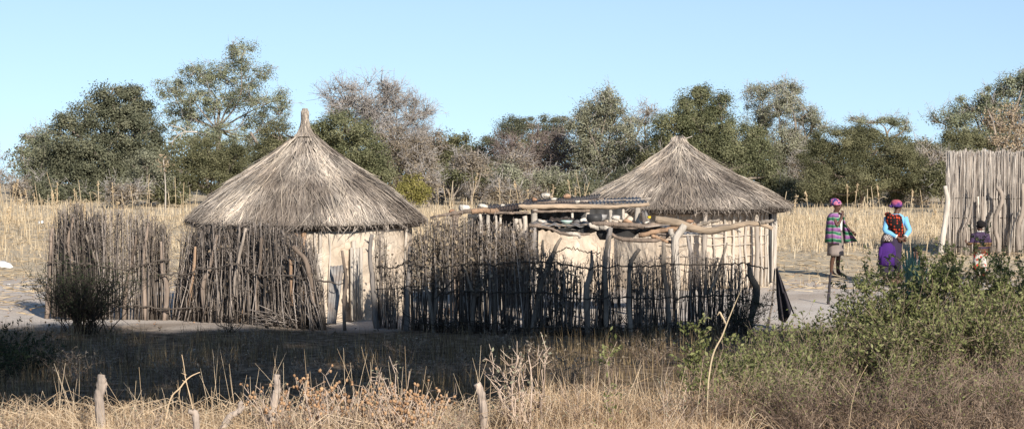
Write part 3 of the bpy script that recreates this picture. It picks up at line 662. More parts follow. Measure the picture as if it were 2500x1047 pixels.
def twiglets(mb, Pt, n, ln=(.06, .22), umin=.3, r=.0035, tint=(.2, .9), spread=.8):
    N, K, _ = Pt.shape; i = rng.integers(0, N, n); u = rng.uniform(umin, 1, n)*(K-1)
    k = np.minimum(u.astype(int), K-2); f = (u-k)[:, None]
    b = Pt[i, k]*(1-f)+Pt[i, k+1]*f
    dr = unit(np.stack([spread*rng.normal(size=n), spread*.7*rng.normal(size=n), np.abs(rng.normal(size=n))+.4], 1))
    L = rng.uniform(*ln, n)[:, None]
    m = b + dr*L*.5 + .02*rng.normal(size=(n, 3)); e = b+dr*L
    tubes(mb, np.stack([b, m, e], 1), np.tile([r*1.3, r, r*.6], (n, 1)), 3, rng.uniform(*tint, n))
    return e
def fpost(root, pts, d, wpx, mk='bark_grey', ground=True, front=.0, name='fence_post', tint=None):
    dd = d(pts[-1][0]) if callable(d) else d
    p = W(pts, dd-front)
    s = sc(dd)
    if ground: p[-1, 2] = -.06
    mb = MB(); log(mb, p, np.atleast_1d(wpx)/s/2, n=14, sides=8, rough=.08, tint=rng.uniform(.2, .9) if tint is None else tint)
    return mb.build(name, M[mk], root, smooth=True)
def rail(root, pts, d, wpx, mk='twig', front=.12):
    p = np.array([P(a, b, (d(a) if callable(d) else d)-front) for a, b in pts])
    q = resample(p, max(20, len(pts)*9)); q[:, 2] += .012*rng.normal(size=len(q)) + .013*np.sin(np.arange(len(q))*.4+rng.uniform(0, 6)); q[:, 1] += .015*rng.normal(size=len(q))
    mb = MB(); tubes(mb, q, wpx/sc(p[0, 1])/2*.6*np.clip(1+.2*rng.normal(size=len(q)), .6, 1.5), 6, .25, .06)
    return mb.build('rail', M[mk], root, smooth=True)
# --- A: by the thorn bush on the left
dA = depth_line([(100, 38.9), (260, 38.4), (415, 38.2)])
fA = thing('brushwood_fence', 'sunlit brushwood fence of thin upright sticks at far left, behind the dark thorn bush', 'fence', GX(265, 38.5), 'brushwood fences')
topA = lambda x: np.interp(x, [115, 135, 150, 200, 230, 260, 300, 345, 372, 412], [600, 560, 520, 505, 540, 520, 535, 530, 545, 560])
mb = MB()
PA, _ = sticks(mb, rng.uniform(122, 232, 200), dA, topA, leansd=11, topsd=26, r=(.007, .013), tint=(.05, .6))
PB, _ = sticks(mb, rng.uniform(225, 350, 130), dA, topA, leansd=12, topsd=30, r=(.005, .011), tint=(.3, 1))
PC, _ = sticks(mb, rng.uniform(345, 413, 105), dA, topA, leansd=10, topsd=26, r=(.007, .013), tint=(.05, .7))
for p_, n_ in ((PA, 800), (PB, 1000), (PC, 450)): twiglets(mb, p_, n_, umin=.45)
mb.build('brushwood', M['twig'], fA)['kind'] = 'stuff'
for pts, w, mk in (([(128, 555), (122, 640), (114, 765)], [9, 12], 'bark_brown'), ([(180, 531), (167, 589), (174, 640), (176, 760)], [7, 10, 11], 'bark_brown'), ([(210, 575), (222, 605), (234, 641)], [6, 8], 'bark_grey'), ([(334, 575), (321, 637), (306, 722), (303, 765)], [7, 9, 12], 'bark_brown'),
                   ([(365, 541), (352, 646), (357, 765)], [8, 11, 12], 'bark_brown'), ([(394, 589), (396, 656), (406, 703), (401, 770)], [10, 13, 14, 11], 'bark_brown')):
    fpost(fA, pts, dA, w, mk, ground=pts[-1][1] > 700, front=.12)
rail(fA, [(115, 639), (200, 645), (310, 656), (353, 644), (415, 634)], dA, 7, 'twig', .2)
rail(fA, [(250, 742), (315, 746), (415, 752)], dA, 6, 'twig', .2)
# --- B: the screen of sticks leaning on the left hut
dB = depth_line([(415, 38.3), (560, 37.5), (800, 36.5)])
fB = thing('brushwood_fence', 'thick brushwood screen of heaped dark sticks leaning against the front of the left hut', 'fence', GX(610, 37.3), 'brushwood fences')
topB = lambda x: np.interp(x, [420, 470, 560, 640, 700, 760, 800], [572, 566, 556, 552, 575, 596, 640])
leanB = lambda x: np.interp(x, [420, 480, 560, 700, 760, 800], [42, 16, 6, -4, -16, -34])
mb = MB()
PB1, _ = sticks(mb, rng.uniform(418, 797, 720), dB, topB, leanB, leansd=15, topsd=30, r=(.005, .013), back=.22, tint=(.0, .9), djit=.14)
PB2, _ = sticks(mb, rng.uniform(430, 790, 200), dB, lambda x: topB(x)+rng.uniform(20, 120, np.shape(x)), leanB, leansd=16, topsd=20, r=(.005, .01), back=.05, tint=(.2, 1), djit=.18)
twiglets(mb, PB1, 2600, umin=.2, ln=(.08, .3), spread=1.1); twiglets(mb, PB2, 300, umin=.3)
# horizontal debris at the foot
N = 160; b = np.stack([(rng.uniform(640, 800, N)-1250)*36.6/F, 36.75+.12*rng.normal(size=N), np.abs(.08*rng.normal(size=N))], 1); e = b + np.stack([.25*rng.normal(size=N), .1*rng.normal(size=N), np.abs(.12*rng.normal(size=N))], 1)
tubes(mb, np.stack([b, (b+e)/2, e], 1), np.tile([.006, .005, .004], (N, 1)), 3, rng.uniform(.1, 1, N))
mb.build('brushwood', M['twig'], fB)['kind'] = 'stuff'
mb = MB(); i = rng.integers(0, len(PB1), 900); u = rng.uniform(.35, 1, 900)[:, None]
leaves(mb, PB1[i, 0]*(1-u)+PB1[i, -1]*u + .05*rng.normal(size=(900, 3)), rng.uniform(.03, .07, 900), .6, 0, rng.uniform(0, .8, 900))
mb.build('dead_leaves', M['deadleaf'], fB)['kind'] = 'stuff'
for pts, w, mk in (([(476, 602), (472, 665), (460, 746)], [6, 9, 8], 'bark_orange'), ([(530, 574), (515, 654), (497, 690), (500, 765)], [8, 9, 11, 10], 'bark_brown'), ([(638, 580), (632, 665), (621, 717), (626, 757)], [8, 8, 11, 12], 'bark_brown'), ([(600, 557), (578, 665), (575, 723)], [7, 9, 10], 'bark_grey'),
                   ([(714, 598), (747, 637), (758, 690), (766, 740)], [11, 13, 13], 'bark_brown'), ([(709, 625), (711, 700), (712, 746)], [8, 9], 'bark_orange'), ([(616, 690), (596, 745), (585, 785)], [4, 4], 'bark_orange'), ([(738, 655), (741, 700), (735, 770)], [4, 5], 'bark_orange')):
    fpost(fB, pts, dB, w, mk, ground=False, front=.18 if w[0] < 11 else .22)
rail(fB, [(386, 674), (450, 668), (500, 658), (572, 645), (632, 668), (724, 676), (838, 694)], dB, 7, 'twig', .27)
rail(fB, [(380, 754), (512, 751), (552, 771), (640, 768), (724, 771)], dB, 6, 'twig', .22)
# the thin stake with a snag that holds the corrugated sheet
mb = MB(); p = W([(835, 612), (842, 687), (839, 733), (842, 780)], 36.15); p[-1, 2] = -.05; log(mb, p, [.022, .03, .032], n=14)
log(mb, W([(834, 729), (839, 740)], 36.15), [.012, .02], n=5); o = mb.build('stake', M['bark_brown'], smooth=True); tag(o, 'thin crooked brown stake in front of the corrugated iron sheet', 'stake')
# --- C: long shaded fence on the right
dC = depth_line([(905, 36.9), (1000, 36.3), (1100, 35.7), (1435, 34.9), (1650, 35.2), (1850, 35.7)])
fC = thing('brushwood_fence', 'long dark gappy brushwood fence before the tin shelter and right hut', 'fence', GX(1370, 35.2), 'brushwood fences')
topC = lambda x: np.interp(x, [920, 938, 962, 1005, 1060, 1200, 1275, 1310, 1370, 1400, 1480, 1560, 1640, 1700, 1760, 1830], [570, 575, 680, 590, 540, 552, 560, 610, 640, 655, 620, 645, 625, 625, 640, 660])
mb = MB()
C1, _ = sticks(mb, rng.uniform(920, 1000, 70), dC, topC, leansd=6, topsd=40, r=(.005, .011), tint=(.1, .7))
C2, _ = sticks(mb, rng.uniform(1003, 1285, 300), dC, topC, leansd=11, topsd=30, r=(.004, .010), tint=(.1, .85))
C3, _ = sticks(mb, rng.uniform(1280, 1400, 100), dC, topC, leansd=9, topsd=26, r=(.005, .012), tint=(.05, .7))
cx = np.concatenate([rng.uniform(1370, 1835, 190), rng.normal(1480, 14, 40), rng.normal(1585, 20, 50), rng.normal(1720, 35, 75), rng.normal(1800, 15, 30)])
C4, _ = sticks(mb, np.clip(cx, 1370, 1838), dC, topC, leansd=9, topsd=34, r=(.004, .010), tint=(.05, .7))
for p_, n_, um in ((C1, 200, .4), (C2, 1500, .35), (C3, 350, .3), (C4, 900, .4)): twiglets(mb, p_, n_, umin=um, ln=(.05, .2))
mb.build('brushwood', M['twig'], fC)['kind'] = 'stuff'
mb = MB()
for Ps, n_, lo in ((C2, 2600, .38), (C3, 700, .35), (C1, 160, .4), (C4, 260, .45)):
    i = rng.integers(0, len(Ps), n_); u = np.sqrt(rng.uniform(lo*lo, .95, n_))[:, None]
    leaves(mb, Ps[i, 0]*(1-u)+Ps[i, -1]*u + .06*rng.normal(size=(n_, 3)), rng.uniform(.03, .075, n_), .65, 0, rng.uniform(0, 1, n_))
mb.build('dead_leaves', M['deadleaf'], fC)['kind'] = 'stuff'
for pts, w, mk in (([(910, 573), (907, 627), (914, 700), (921, 794)], [10, 11, 14, 17], 'wood_grey'), ([(1002, 599), (997, 687), (992, 811)], [13, 14, 14], 'wood_grey'), ([(1040, 699), (1052, 745), (1060, 803)], [8, 12, 14], 'bark_grey'), ([(1112, 594), (1078, 635), (1068, 671), (1056, 760)], [9, 13, 10], 'bark_grey'),
                   ([(1175, 574), (1193, 631), (1192, 668), (1160, 718), (1150, 815)], [7, 8, 9, 13, 14], 'bark_grey'), ([(1130, 643), (1157, 718)], [6, 8], 'bark_grey'), ([(1205, 649), (1211, 711), (1209, 819)], [9, 11, 12], 'wood_grey'), ([(1371, 580), (1345, 631), (1321, 703), (1299, 800)], [6, 14, 14, 17], 'bark_grey'), ([(1325, 586), (1329, 624)], [6, 7], 'bark_grey'),
                   ([(1445, 610), (1441, 671), (1431, 719), (1435, 831)], [4, 14, 15, 15], 'wood_grey'), ([(1490, 575), (1476, 640), (1480, 720), (1480, 810)], [8, 13, 15], 'bark_grey'), ([(1563, 608), (1543, 639), (1538, 711), (1542, 795)], [9, 13, 12, 16], 'wood_grey'), ([(1619, 590), (1623, 651), (1631, 731), (1635, 800)], [9, 12, 14, 15], 'wood_grey'),
                   ([(1775, 592), (1751, 663), (1731, 719)], [5, 8, 8], 'wood_grey'), ([(1726, 628), (1724, 680), (1723, 720)], [8, 10], 'bark_grey'), ([(1754, 630), (1738, 680)], [6, 7], 'bark_grey'), ([(1825, 641), (1831, 671), (1848, 707), (1836, 771), (1831, 820)], [10, 15, 19, 18, 20], 'wood_grey')):
    o_ = fpost(fC, pts, dC, np.array(w)*.92, 'bark_grey' if pts[0][0] > 1010 else mk, ground=pts[-1][1] > 759, front=.13, tint=rng.uniform(.1, .5))
    if pts[0][0] == 910: snagpost = o_
for pts, w in (([(890, 584), (908, 600)], 6), ([(893, 607), (909, 626)], 5)):
    mb = MB(); log(mb, W(pts, dC(910)-.13), [w/sc(36)/2*.6, w/sc(36)/2], n=6); mb.build('snag', M['wood_grey'], snagpost, smooth=True)
for pts, w in (([(917, 653), (960, 651), (1000, 640)], 6), ([(918, 703), (1080, 700)], 4), ([(1080, 649), (1160, 645), (1241, 643), (1350, 639), (1414, 655), (1462, 648)], 6), ([(1460, 650), (1559, 651), (1631, 647), (1751, 643), (1831, 647), (1875, 657)], 6), ([(1080, 711), (1200, 714), (1321, 714), (1421, 727), (1560, 728), (1700, 724), (1825, 722)], 6), ([(1010, 790), (1150, 786), (1330, 800), (1500, 800), (1640, 792)], 5), ([(1350, 613), (1400, 608), (1465, 619)], 4), ([(1811, 731), (1850, 738), (1887, 749)], 5), ([(1060, 730), (1100, 690), (1125, 660)], 4)):
    rail(fC, pts, dC, w, 'twig_dark', .24)
# dark fallen brush heaped along its foot
mb = MB(); N = 420; xs = rng.uniform(1005, 1830, N); b = np.stack([(xs-1250)*dC(xs)/F, dC(xs)-.1+.14*rng.normal(size=N), np.abs(.07*rng.normal(size=N))], 1); e = b+np.stack([.22*rng.normal(size=N), .1*rng.normal(size=N), np.abs(.2*rng.normal(size=N))], 1)
tubes(mb, np.stack([b, (b+e)/2+.02*rng.normal(size=(N, 3)), e], 1), np.tile([.006, .005, .003], (N, 1)), 3, rng.uniform(0, 1, N))
mb.build('fallen_brush', M['twig_dark'], fC)['kind'] = 'stuff'
# --- the thin pole and the black cloth on it, past the fence end
mb = MB(); p = W([(1891, 655), (1887, 731), (1880, 770), (1871, 810)], 36.2); p[-1, 2] = -.04; log(mb, p, [.012, .018], n=14, sides=6)
o = mb.build('pole', M['twig'], smooth=True); tag(o, 'thin bent pole just past the right end of the dark fence', 'pole')
s = sc(36.2); cc = P(1897, 657, 36.1); mb = MB()
rows = []
for t in np.linspace(0, 1, 14):
    w = np.interp(t, [0, .1, .5, .8, 1], [.03, .06, .17, .24, .30]); c0 = np.interp(t, [0, .5, 1], [0, .085, .19])
    row = []
    for u in np.linspace(0, 1, 22):
        fold = .09*math.sin(u*17+t*2)*t + .05*math.sin(u*7+1)
        zb = -t*np.interp(u, [0, .35, .6, 1], [.80, .85, .62, .84]) if t > .5 else -t*.82
        row.append((cc[0]+c0+(u-.5)*w, cc[1]+fold, cc[2]+zb))
    rows.append(row)
V = np.array(rows); V2 = V + np.array([.004, .03, 0]); n, m = 14, 22
idx = np.arange(n*m).reshape(n, m); q = np.stack([idx[:-1, :-1], idx[:-1, 1:], idx[1:, 1:], idx[1:, :-1]], -1).reshape(-1, 4)
e = [np.stack([L_[:-1], L_[1:], L_[1:]+n*m, L_[:-1]+n*m], -1) for L_ in (idx[0], idx[-1], idx[:, 0], idx[:, -1])]
mb.add(np.vstack([V.reshape(-1, 3), V2.reshape(-1, 3)]), np.vstack([q, q[:, ::-1]+n*m]+e)); rock(mb, cc, (.035, .03, .03), 5)
o = mb.build('hanging_cloth', M['cloth_black'], smooth=True); tag(o, 'ragged black cloth knotted to the thin pole past the fence end', 'cloth')
# --- the stake standing alone on the sand
mb = MB(); p = W([(2029, 664), (2027, 695), (2022, 735)], 41.5); p[-1, 2] = -.04; log(mb, p, [.017, .025, .028], n=10, sides=7)
o = mb.build('stake', M['cloth_black'], smooth=True); tag(o, 'dark lone stake in the bare sand in front of the person in the striped cloak', 'stake')
# ------------------------------------------------------------------ reed wall on the right
dR = depth_line([(2300, 56.8), (2620, 57.6)])
fR = thing('reed_wall', 'tall pale wall of upright dry reeds at the right edge', 'reed wall', GX(2450, 57), None)
mb = MB(); n = 1500; topR = lambda x: 371+3*np.sin(x*.13)+2*np.sin(x*.41)
sticks(mb, np.linspace(2313, 2640, n)+rng.normal(size=n)*.6, dR, topR, leansd=2, topsd=8, r=(.007, .014), curl=.016, backsd=.03, djit=.045, tint=(.0, 1), K=4)
sticks(mb, rng.uniform(2313, 2640, 420), lambda x: dR(x)-.06, lambda x: topR(x)+rng.uniform(-2, 120, np.shape(x)), leansd=5, topsd=5, r=(.006, .011), curl=.02, backsd=.04, djit=.03, tint=(.3, 1), K=4)
mb.build('reeds', M['reed'], fR)['kind'] = 'stuff'
for y in (484, 531, 601):
    mb = MB(); xs = np.linspace(2312, 2640, 14); p = np.array([P(x, y+(x-2312)*.004+1.0*rng.normal(), dR(x)-.1) for x in xs]); tubes(mb, p, np.full(14, .008), 4, .2)
    mb.build('binding_wire', M['twig_dark'], fR)
for pts, w, mk, fr in (([(2376, 458), (2367, 524), (2353, 566), (2357, 622)], [5, 8, 10], 'bark_grey', .42), ([(2387, 480), (2392, 545)], [5, 6], 'bark_pale', .3), ([(2399, 479), (2400, 537), (2405, 622)], [6, 8, 9], 'bark_grey', .38), ([(2434, 457), (2448, 485), (2430, 536), (2436, 580), (2442, 624)], [10, 13, 11, 11, 12], 'bark_grey', .42), ([(2497, 447), (2500, 510), (2484, 557), (2489, 624)], [8, 11, 12], 'bark_grey', .42), ([(2492, 505), (2470, 560), (2464, 615)], [4, 5], 'bark_pale', .2)):
    p = W(pts, 57-fr)
    if pts[-1][1] > 610: p[-1, 2] = -.05
    mb = MB(); log(mb, p, np.array(w)/sc(57)/2, n=14, sides=8, tint=.8); mb.build('prop_post', M[mk], fR, smooth=True)
mb = MB(); p = W([(2305, 455), (2311, 500), (2303, 560), (2296, 615)], 55.8); p[-1, 2] = -.05; log(mb, p, np.array([10, 13, 14, 14])/sc(55.8)/2, n=16, sides=9, tint=1.0)
o = mb.build('bleached_post', M['bark_pale'], smooth=True); tag(o, 'bleached white curved post standing alone at the left edge of the reed wall', 'post')
# ------------------------------------------------------------------ people
class Skel:
    def __init__(s): s.v = []; s.r = []; s.e = []
    def add(s, p, r, par=None):
        s.v.append(np.asarray(p, float)); s.r.append(r); i = len(s.v)-1
        if par is not None: s.e.append((par, i))
        return i
    def hand(s, wrist, dr, nrm, k=1.0, curl=.5):
        """palm and five unequal fingers, thumb leaving the side of the palm"""
        w = s.v[wrist]; dr = unit(np.asarray(dr, float)); nrm = np.asarray(nrm, float); nrm = unit(nrm - dr*np.dot(nrm, dr)); sd = np.cross(dr, nrm)
        palm = s.add(w+dr*.045*k, .026*k, wrist); kn = s.add(w+dr*.085*k, .024*k, palm)
        for off, ln in ((-.026, .060), (-.009, .074), (.009, .070), (.026, .052)):
            a = s.add(w+dr*.098*k+sd*off*k, .0088*k, kn)
            b = s.add(s.v[a]+(dr*(1-curl*.3)+nrm*curl*.6)*ln*.5*k, .0082*k, a)
            s.add(s.v[b]+(dr*(1-curl)+nrm*curl)*ln*.5*k, .007*k, b)
        t = s.add(w+dr*.04*k-sd*.034*k+nrm*.01*k, .011*k, palm); t2 = s.add(s.v[t]+(dr*.6-sd*.5+nrm*.3)*.035*k, .0095*k, t); s.add(s.v[t2]+(dr*.8+nrm*.4)*.028*k, .0075*k, t2)
    def build(s, name, m, parent, levels=2):
        me = bpy.data.meshes.new(name+'_skeleton'); me.from_pydata([tuple(v) for v in s.v], s.e, [])
        o = bpy.data.objects.new(name, me); COL.objects.link(o)
        sk = o.modifiers.new('skin', 'SKIN'); sk.use_smooth_shade = True; sk.branch_smoothing = .3
        for i, r in enumerate(s.r):
            d = me.skin_vertices[0].data[i]; d.radius = (r, r) if np.isscalar(r) else r; d.use_root = (i == 0)
        ss = o.modifiers.new('sub', 'SUBSURF'); ss.levels = levels; ss.render_levels = levels
        dg = bpy.context.evaluated_depsgraph_get(); dg.update()
        nm = bpy.data.meshes.new_from_object(o.evaluated_get(dg)); nm.name = name
        o.modifiers.clear(); o.data = nm; bpy.data.meshes.remove(me)
        nm.materials.clear(); nm.materials.append(m)
        a = nm.attributes.new('tint', 'FLOAT', 'POINT'); a.data.foreach_set('value', np.full(len(nm.vertices), .5, np.float32))
        nm.polygons.foreach_set('use_smooth', np.ones(len(nm.polygons), bool))
        o.parent = parent
        return o
def head(sk, neck, base, fwd, k=1.0, up=(0, 0, 1)):
    """skull, jaw, nose and ears as one chain off the neck; returns the head centre"""
    b = np.asarray(base, float); f = unit(np.asarray(fwd, float)); up = np.asarray(up, float); sd = np.cross(up, f)
    j = sk.add(b+up*.045*k+f*.028*k, .058*k, neck)
    c = sk.add(b+up*.115*k+f*.012*k, .083*k, j)
    t = sk.add(b+up*.168*k+f*.0*k, .066*k, c)
    ch = sk.add(b+up*.018*k+f*.066*k, .026*k, j)
    n1 = sk.add(b+up*.085*k+f*.098*k, .014*k, j)
    for s_ in (-1, 1): sk.add(b+up*.095*k+sd*.092*k*s_-f*.005*k, .014*k, c)
    return b+up*.11*k+f*.01*k, f, sd, up
def face(parent, hc, k=1.0):
    c, f, sd, up = hc
    for s_ in (-1, 1):
        mb = MB(); rock(mb, c+f*.074*k+sd*.031*k*s_+up*.012*k, np.array([.012, .012, .009])*k, 1, .5, 0, 2); mb.build('eye', M['white'], parent, smooth=True, local=True)
    mb = MB(); p = np.array([c+f*.082*k+sd*x*k-up*.052*k-f*abs(x)*.3*k for x in (-.024, -.012, 0, .012, .024)]); tubes(mb, p, np.array([.003, .007, .008, .007, .003])*k, 6); mb.build('mouth', M['redlip'], parent, smooth=True, local=True)
M['redlip'] = mat('lips', [(.09,.035,.03)], rough=.5, namt=0)
def shell(mb, rings, n=30, a0=0, a1=360, folds=(0, 0), th=.014, tint=.5):
    """a cloth tube or cape with thickness: outer skin, inner skin and hems"""
    o = MB(); loft(o, rings, n, a0, a1, tint, folds, cap=False); i_ = MB()
    loft(i_, [(r[0], r[1], r[2], max(r[3]-th, .01), max(r[4]-th, .01)) + tuple(r[5:]) for r in rings], n, a0, a1, tint, folds, cap=False)
    A, B = np.concatenate(o.V), np.concatenate(i_.V); Q = np.concatenate(o.Q); N = len(A); K = len(rings)
    full = abs(a1-a0) >= 359.9
    e = []
    def strip(L_, closed):
        L2 = np.roll(L_, -1) if closed else L_[1:]; L1 = L_ if closed else L_[:-1]
        e.append(np.stack([L1, L2, L2+N, L1+N], -1))
    strip(np.arange(n), full); strip((K-1)*n+np.arange(n), full)
    if not full: strip(np.arange(K)*n, False); strip(np.arange(K)*n+n-1, False)
    mb.add(np.vstack([A, B]), np.vstack([Q, Q[:, ::-1]+N]+e), None, tint)
def legs(sk, pel, hipz, k=1.0, stance=.09, lift=0.0, spread=.02, foot=True):
    for s_ in (-1, 1):
        hp = sk.add((0, s_*stance, hipz-.03*k), .088*k, pel); kn = sk.add((.015*k+s_*spread*.5, s_*(stance+.005), hipz*.54), .054*k, hp); cf = sk.add((-.012*k+s_*spread*.8, s_*(stance+.008), hipz*.38), .050*k, kn)
        an = sk.add((-.02*k+s_*spread, s_*(stance+.01), .085*k), .033*k, cf); he = sk.add((-.035*k+s_*spread, s_*(stance+.01), .035*k), .034*k, an)
        ba = sk.add((.09*k+s_*spread, s_*(stance+.022), .028*k), .032*k, an); sk.add((.15*k+s_*spread, s_*(stance+.026), .02*k), .02*k, ba)
# --- person in the striped cloak
p1 = thing('person', 'person in a purple and green striped cloak and pink headscarf, hand raised to the chin', 'person', GX(2041, 48.6), 'people in the yard', rad(-28))
sk = Skel(); pel = sk.add((0, 0, .86), .12); sp_ = sk.add((0, 0, 1.02), .115, pel); chs = sk.add((0, 0, 1.22), .125, sp_); nk0 = sk.add((0, 0, 1.345), .06, chs); nk = sk.add((.015, 0, 1.385), .055, nk0)
hc = head(sk, nk, (.02, 0, 1.40), (1, .05, -.05), 1.1)
for s_ in (-1, 1):
    sh = sk.add((0, s_*.17, 1.285), .055, chs)
    if s_ < 0: el = sk.add((.12, -.23, 1.06), .042, sh); wr = sk.add((.17, -.07, 1.27), .028, el); sk.hand(wr, (-.05, .35, .9), (-.6, .5, 0), .95, .6)
    else: el = sk.add((.13, .24, 1.06), .042, sh); wr = sk.add((.30, .16, .93), .028, el); sk.hand(wr, (.7, -.2, -.4), (-.2, -.9, 0), .95, .4)
legs(sk, pel, .82, 1, .095, spread=.035)
bd = sk.build('body', M['skin'], p1); face(bd, hc, 1.1)
mb = MB(); z = 1.40; loft(mb, [(.0, 0, z+.10, .110, .104), (.002, 0, z+.13, .118, .111), (-.006, 0, z+.165, .118, .112), (-.022, 0, z+.20, .107, .103), (-.032, 0, z+.23, .078, .075), (-.032, 0, z+.243, .03, .03)], n=26, folds=(5, .04)); rock(mb, (-.11, .02, z+.10), (.05, .045, .045), 4); mb.build('headscarf', M['scarf'], p1, smooth=True, local=True)
mb = MB(); shell(mb, [(.0, 0, 1.345, .085, .11), (0, 0, 1.315, .13, .19), (.0, 0, 1.25, .17, .235), (.005, 0, 1.10, .19, .255), (.01, 0, .95, .205, .27), (.015, 0, .82, .215, .28), (.02, 0, .71, .22, .285)], n=44, a0=42, a1=322, folds=(9, .07)); mb.build('cloak', M['stripes'], p1, smooth=True, local=True)
# the far half of the cloak, thrown over the held-out forearm
mb = MB(); rows = []
for t in np.linspace(0, 1, 12):
    row = []
    for u in np.linspace(0, 1, 16):
        x = .06 + u*(.10+.30*t) ; y = .20 + .05*math.sin(u*9+t*2)*t - .08*u
        row.append((x, y, 1.30 - t*(.62-.06*u) - .20*u*(1-t)))
    rows.append(row)
V = np.array(rows); n, m = 12, 16; V2 = V+np.array([0, .014, 0]); idx = np.arange(n*m).reshape(n, m); q = np.stack([idx[:-1, :-1], idx[:-1, 1:], idx[1:, 1:], idx[1:, :-1]], -1).reshape(-1, 4); e = [np.stack([L_[:-1], L_[1:], L_[1:]+n*m, L_[:-1]+n*m], -1) for L_ in (idx[0], idx[-1], idx[:, 0], idx[:, -1])]
mb.add(np.vstack([V.reshape(-1, 3), V2.reshape(-1, 3)]), np.vstack([q, q[:, ::-1]+n*m]+e)); mb.build('cloak_fold', M['stripes'], p1, smooth=True, local=True)
mb = MB(); shell(mb, [(0, 0, 1.30, .10, .15), (.005, 0, 1.2, .135, .165), (.005, 0, 1.0, .13, .155), (0, 0, .88, .14, .165)], n=24); mb.build('undershirt', M['white'], p1, smooth=True, local=True)
mb = MB(); shell(mb, [(0, 0, .98, .135, .165), (0, 0, .86, .15, .185), (0, 0, .70, .165, .195), (0, 0, .50, .17, .20), (0, 0, .44, .172, .202)], n=30, folds=(7, .04)); mb.build('skirt', M['greycloth'], p1, smooth=True, local=True)
for s_ in (-1, 1):
    mb = MB(); loft(mb, [(.045+s_*.035, s_*.115, z_, .125, .05) for z_ in (-.002, .012)], n=18); mb.build('sandal', M['shoe'], p1, local=True)
# --- person in blue carrying the red and black sling
p2 = thing('person', 'person in light blue top and dark skirt with a red black sling, hands clasped behind', 'person', GX(2184, 46.9), 'people in the yard', rad(97))
sk = Skel(); pel = sk.add((0, .03, .88), .135); sp_ = sk.add((0, 0, 1.05), .125, pel); chs = sk.add((0, -.03, 1.23), .13, sp_); nk0 = sk.add((0, -.045, 1.37), .062, chs); nk = sk.add((.0, -.05, 1.42), .052, nk0)
hc = head(sk, nk, (.0, -.055, 1.425), (.35, -.94, 0), 1.08)
for s_ in (-1, 1):
    sh = sk.add((0, s_*.175-.035, 1.30), .06, chs); el = sk.add((-.11, s_*.245-.03, 1.05), .046, sh); wr = sk.add((-.20, s_*.06-.09, .90), .03, el); sk.hand(wr, (-.1, -s_*.85, -.35), (.8, 0, -.2), .95, .6)
legs(sk, pel, .84, 1, .095)
bd = sk.build('body', M['skin'], p2); face(bd, hc, 1.08)
mb = MB(); z = 1.43; loft(mb, [(-.012, -.04, z+.095, .104, .108), (-.012, -.045, z+.125, .112, .116), (-.016, -.042, z+.165, .112, .116), (-.018, -.04, z+.20, .10, .104), (-.016, -.036, z+.23, .072, .075), (-.01, -.034, z+.245, .03, .03)], n=26, folds=(5, .04)); rock(mb, (-.02, .07, z+.11), (.05, .05, .05), 4); mb.build('headscarf', M['scarf2'], p2, smooth=True, local=True)
mb = MB(); shell(mb, [(0, -.045, 1.385, .07, .08), (0, -.04, 1.355, .10, .14), (0, -.035, 1.30, .13, .185), (0, -.03, 1.22, .145, .18), (0, -.01, 1.08, .14, .16), (0, .01, .96, .145, .17), (0, .02, .90, .155, .19)], n=34, folds=(6, .03)); mb.build('top', M['blue'], p2, smooth=True, local=True)
for s_ in (-1, 1):
    a, b, c = np.array([0, s_*.175-.035, 1.31]), np.array([-.11, s_*.25-.03, 1.05]), np.array([-.185, s_*.095-.085, .93]); mb = MB()
    tubes(mb, resample([a*.9+b*.1+np.array([.0, 0, .02]), a*.5+b*.5, b, b*.5+c*.5, c], 12), np.linspace(.066, .042, 12), 14, .5, .02); mb.build('sleeve', M['blue'], p2, smooth=True, local=True)
    mb = MB(); tubes(mb, np.array([c*.96+b*.04, c, c+(c-b)*.06]), np.array([.05, .051, .044]), 14, .5); mb.build('cuff', M['white'], p2, smooth=True, local=True)
# the bundle in the sling on the back
mb = MB(); shell(mb, [(-.05, .05, 1.375, .10, .13), (-.09, .04, 1.33, .13, .17), (-.10, .025, 1.22, .165, .17), (-.10, -.01, 1.10, .165, .155), (-.09, -.04, 1.0, .14, .14), (-.08, -.07, .92, .125, .13), (-.07, -.10, .82, .115, .12)], n=34, a0=70, a1=290, folds=(8, .06), th=.03); mb.build('sling_cloth', M['redblack'], p2, smooth=True, local=True)
mb = MB(); rock(mb, (-.13, .02, 1.20), (.11, .12, .15), 8, .5, .1, 3); mb.build('sling_bundle', M['redblack'], p2, smooth=True, local=True)
mb = MB(); log(mb, [(-.04, .17, 1.37), (.06, .10, 1.37), (.14, -.05, 1.2), (.12, -.2, 1.0)], [.04, .045], n=12); mb.build('sling_strap', M['redblack'], p2, smooth=True, local=True)
mb = MB(); shell(mb, [(0, .03, .98, .15, .185), (0, .05, .90, .19, .215), (0, .06, .70, .20, .22), (0, .07, .45, .205, .215), (0, .07, .22, .215, .215)], n=34, folds=(8, .06)); mb.build('skirt', M['navy'], p2, smooth=True, local=True)
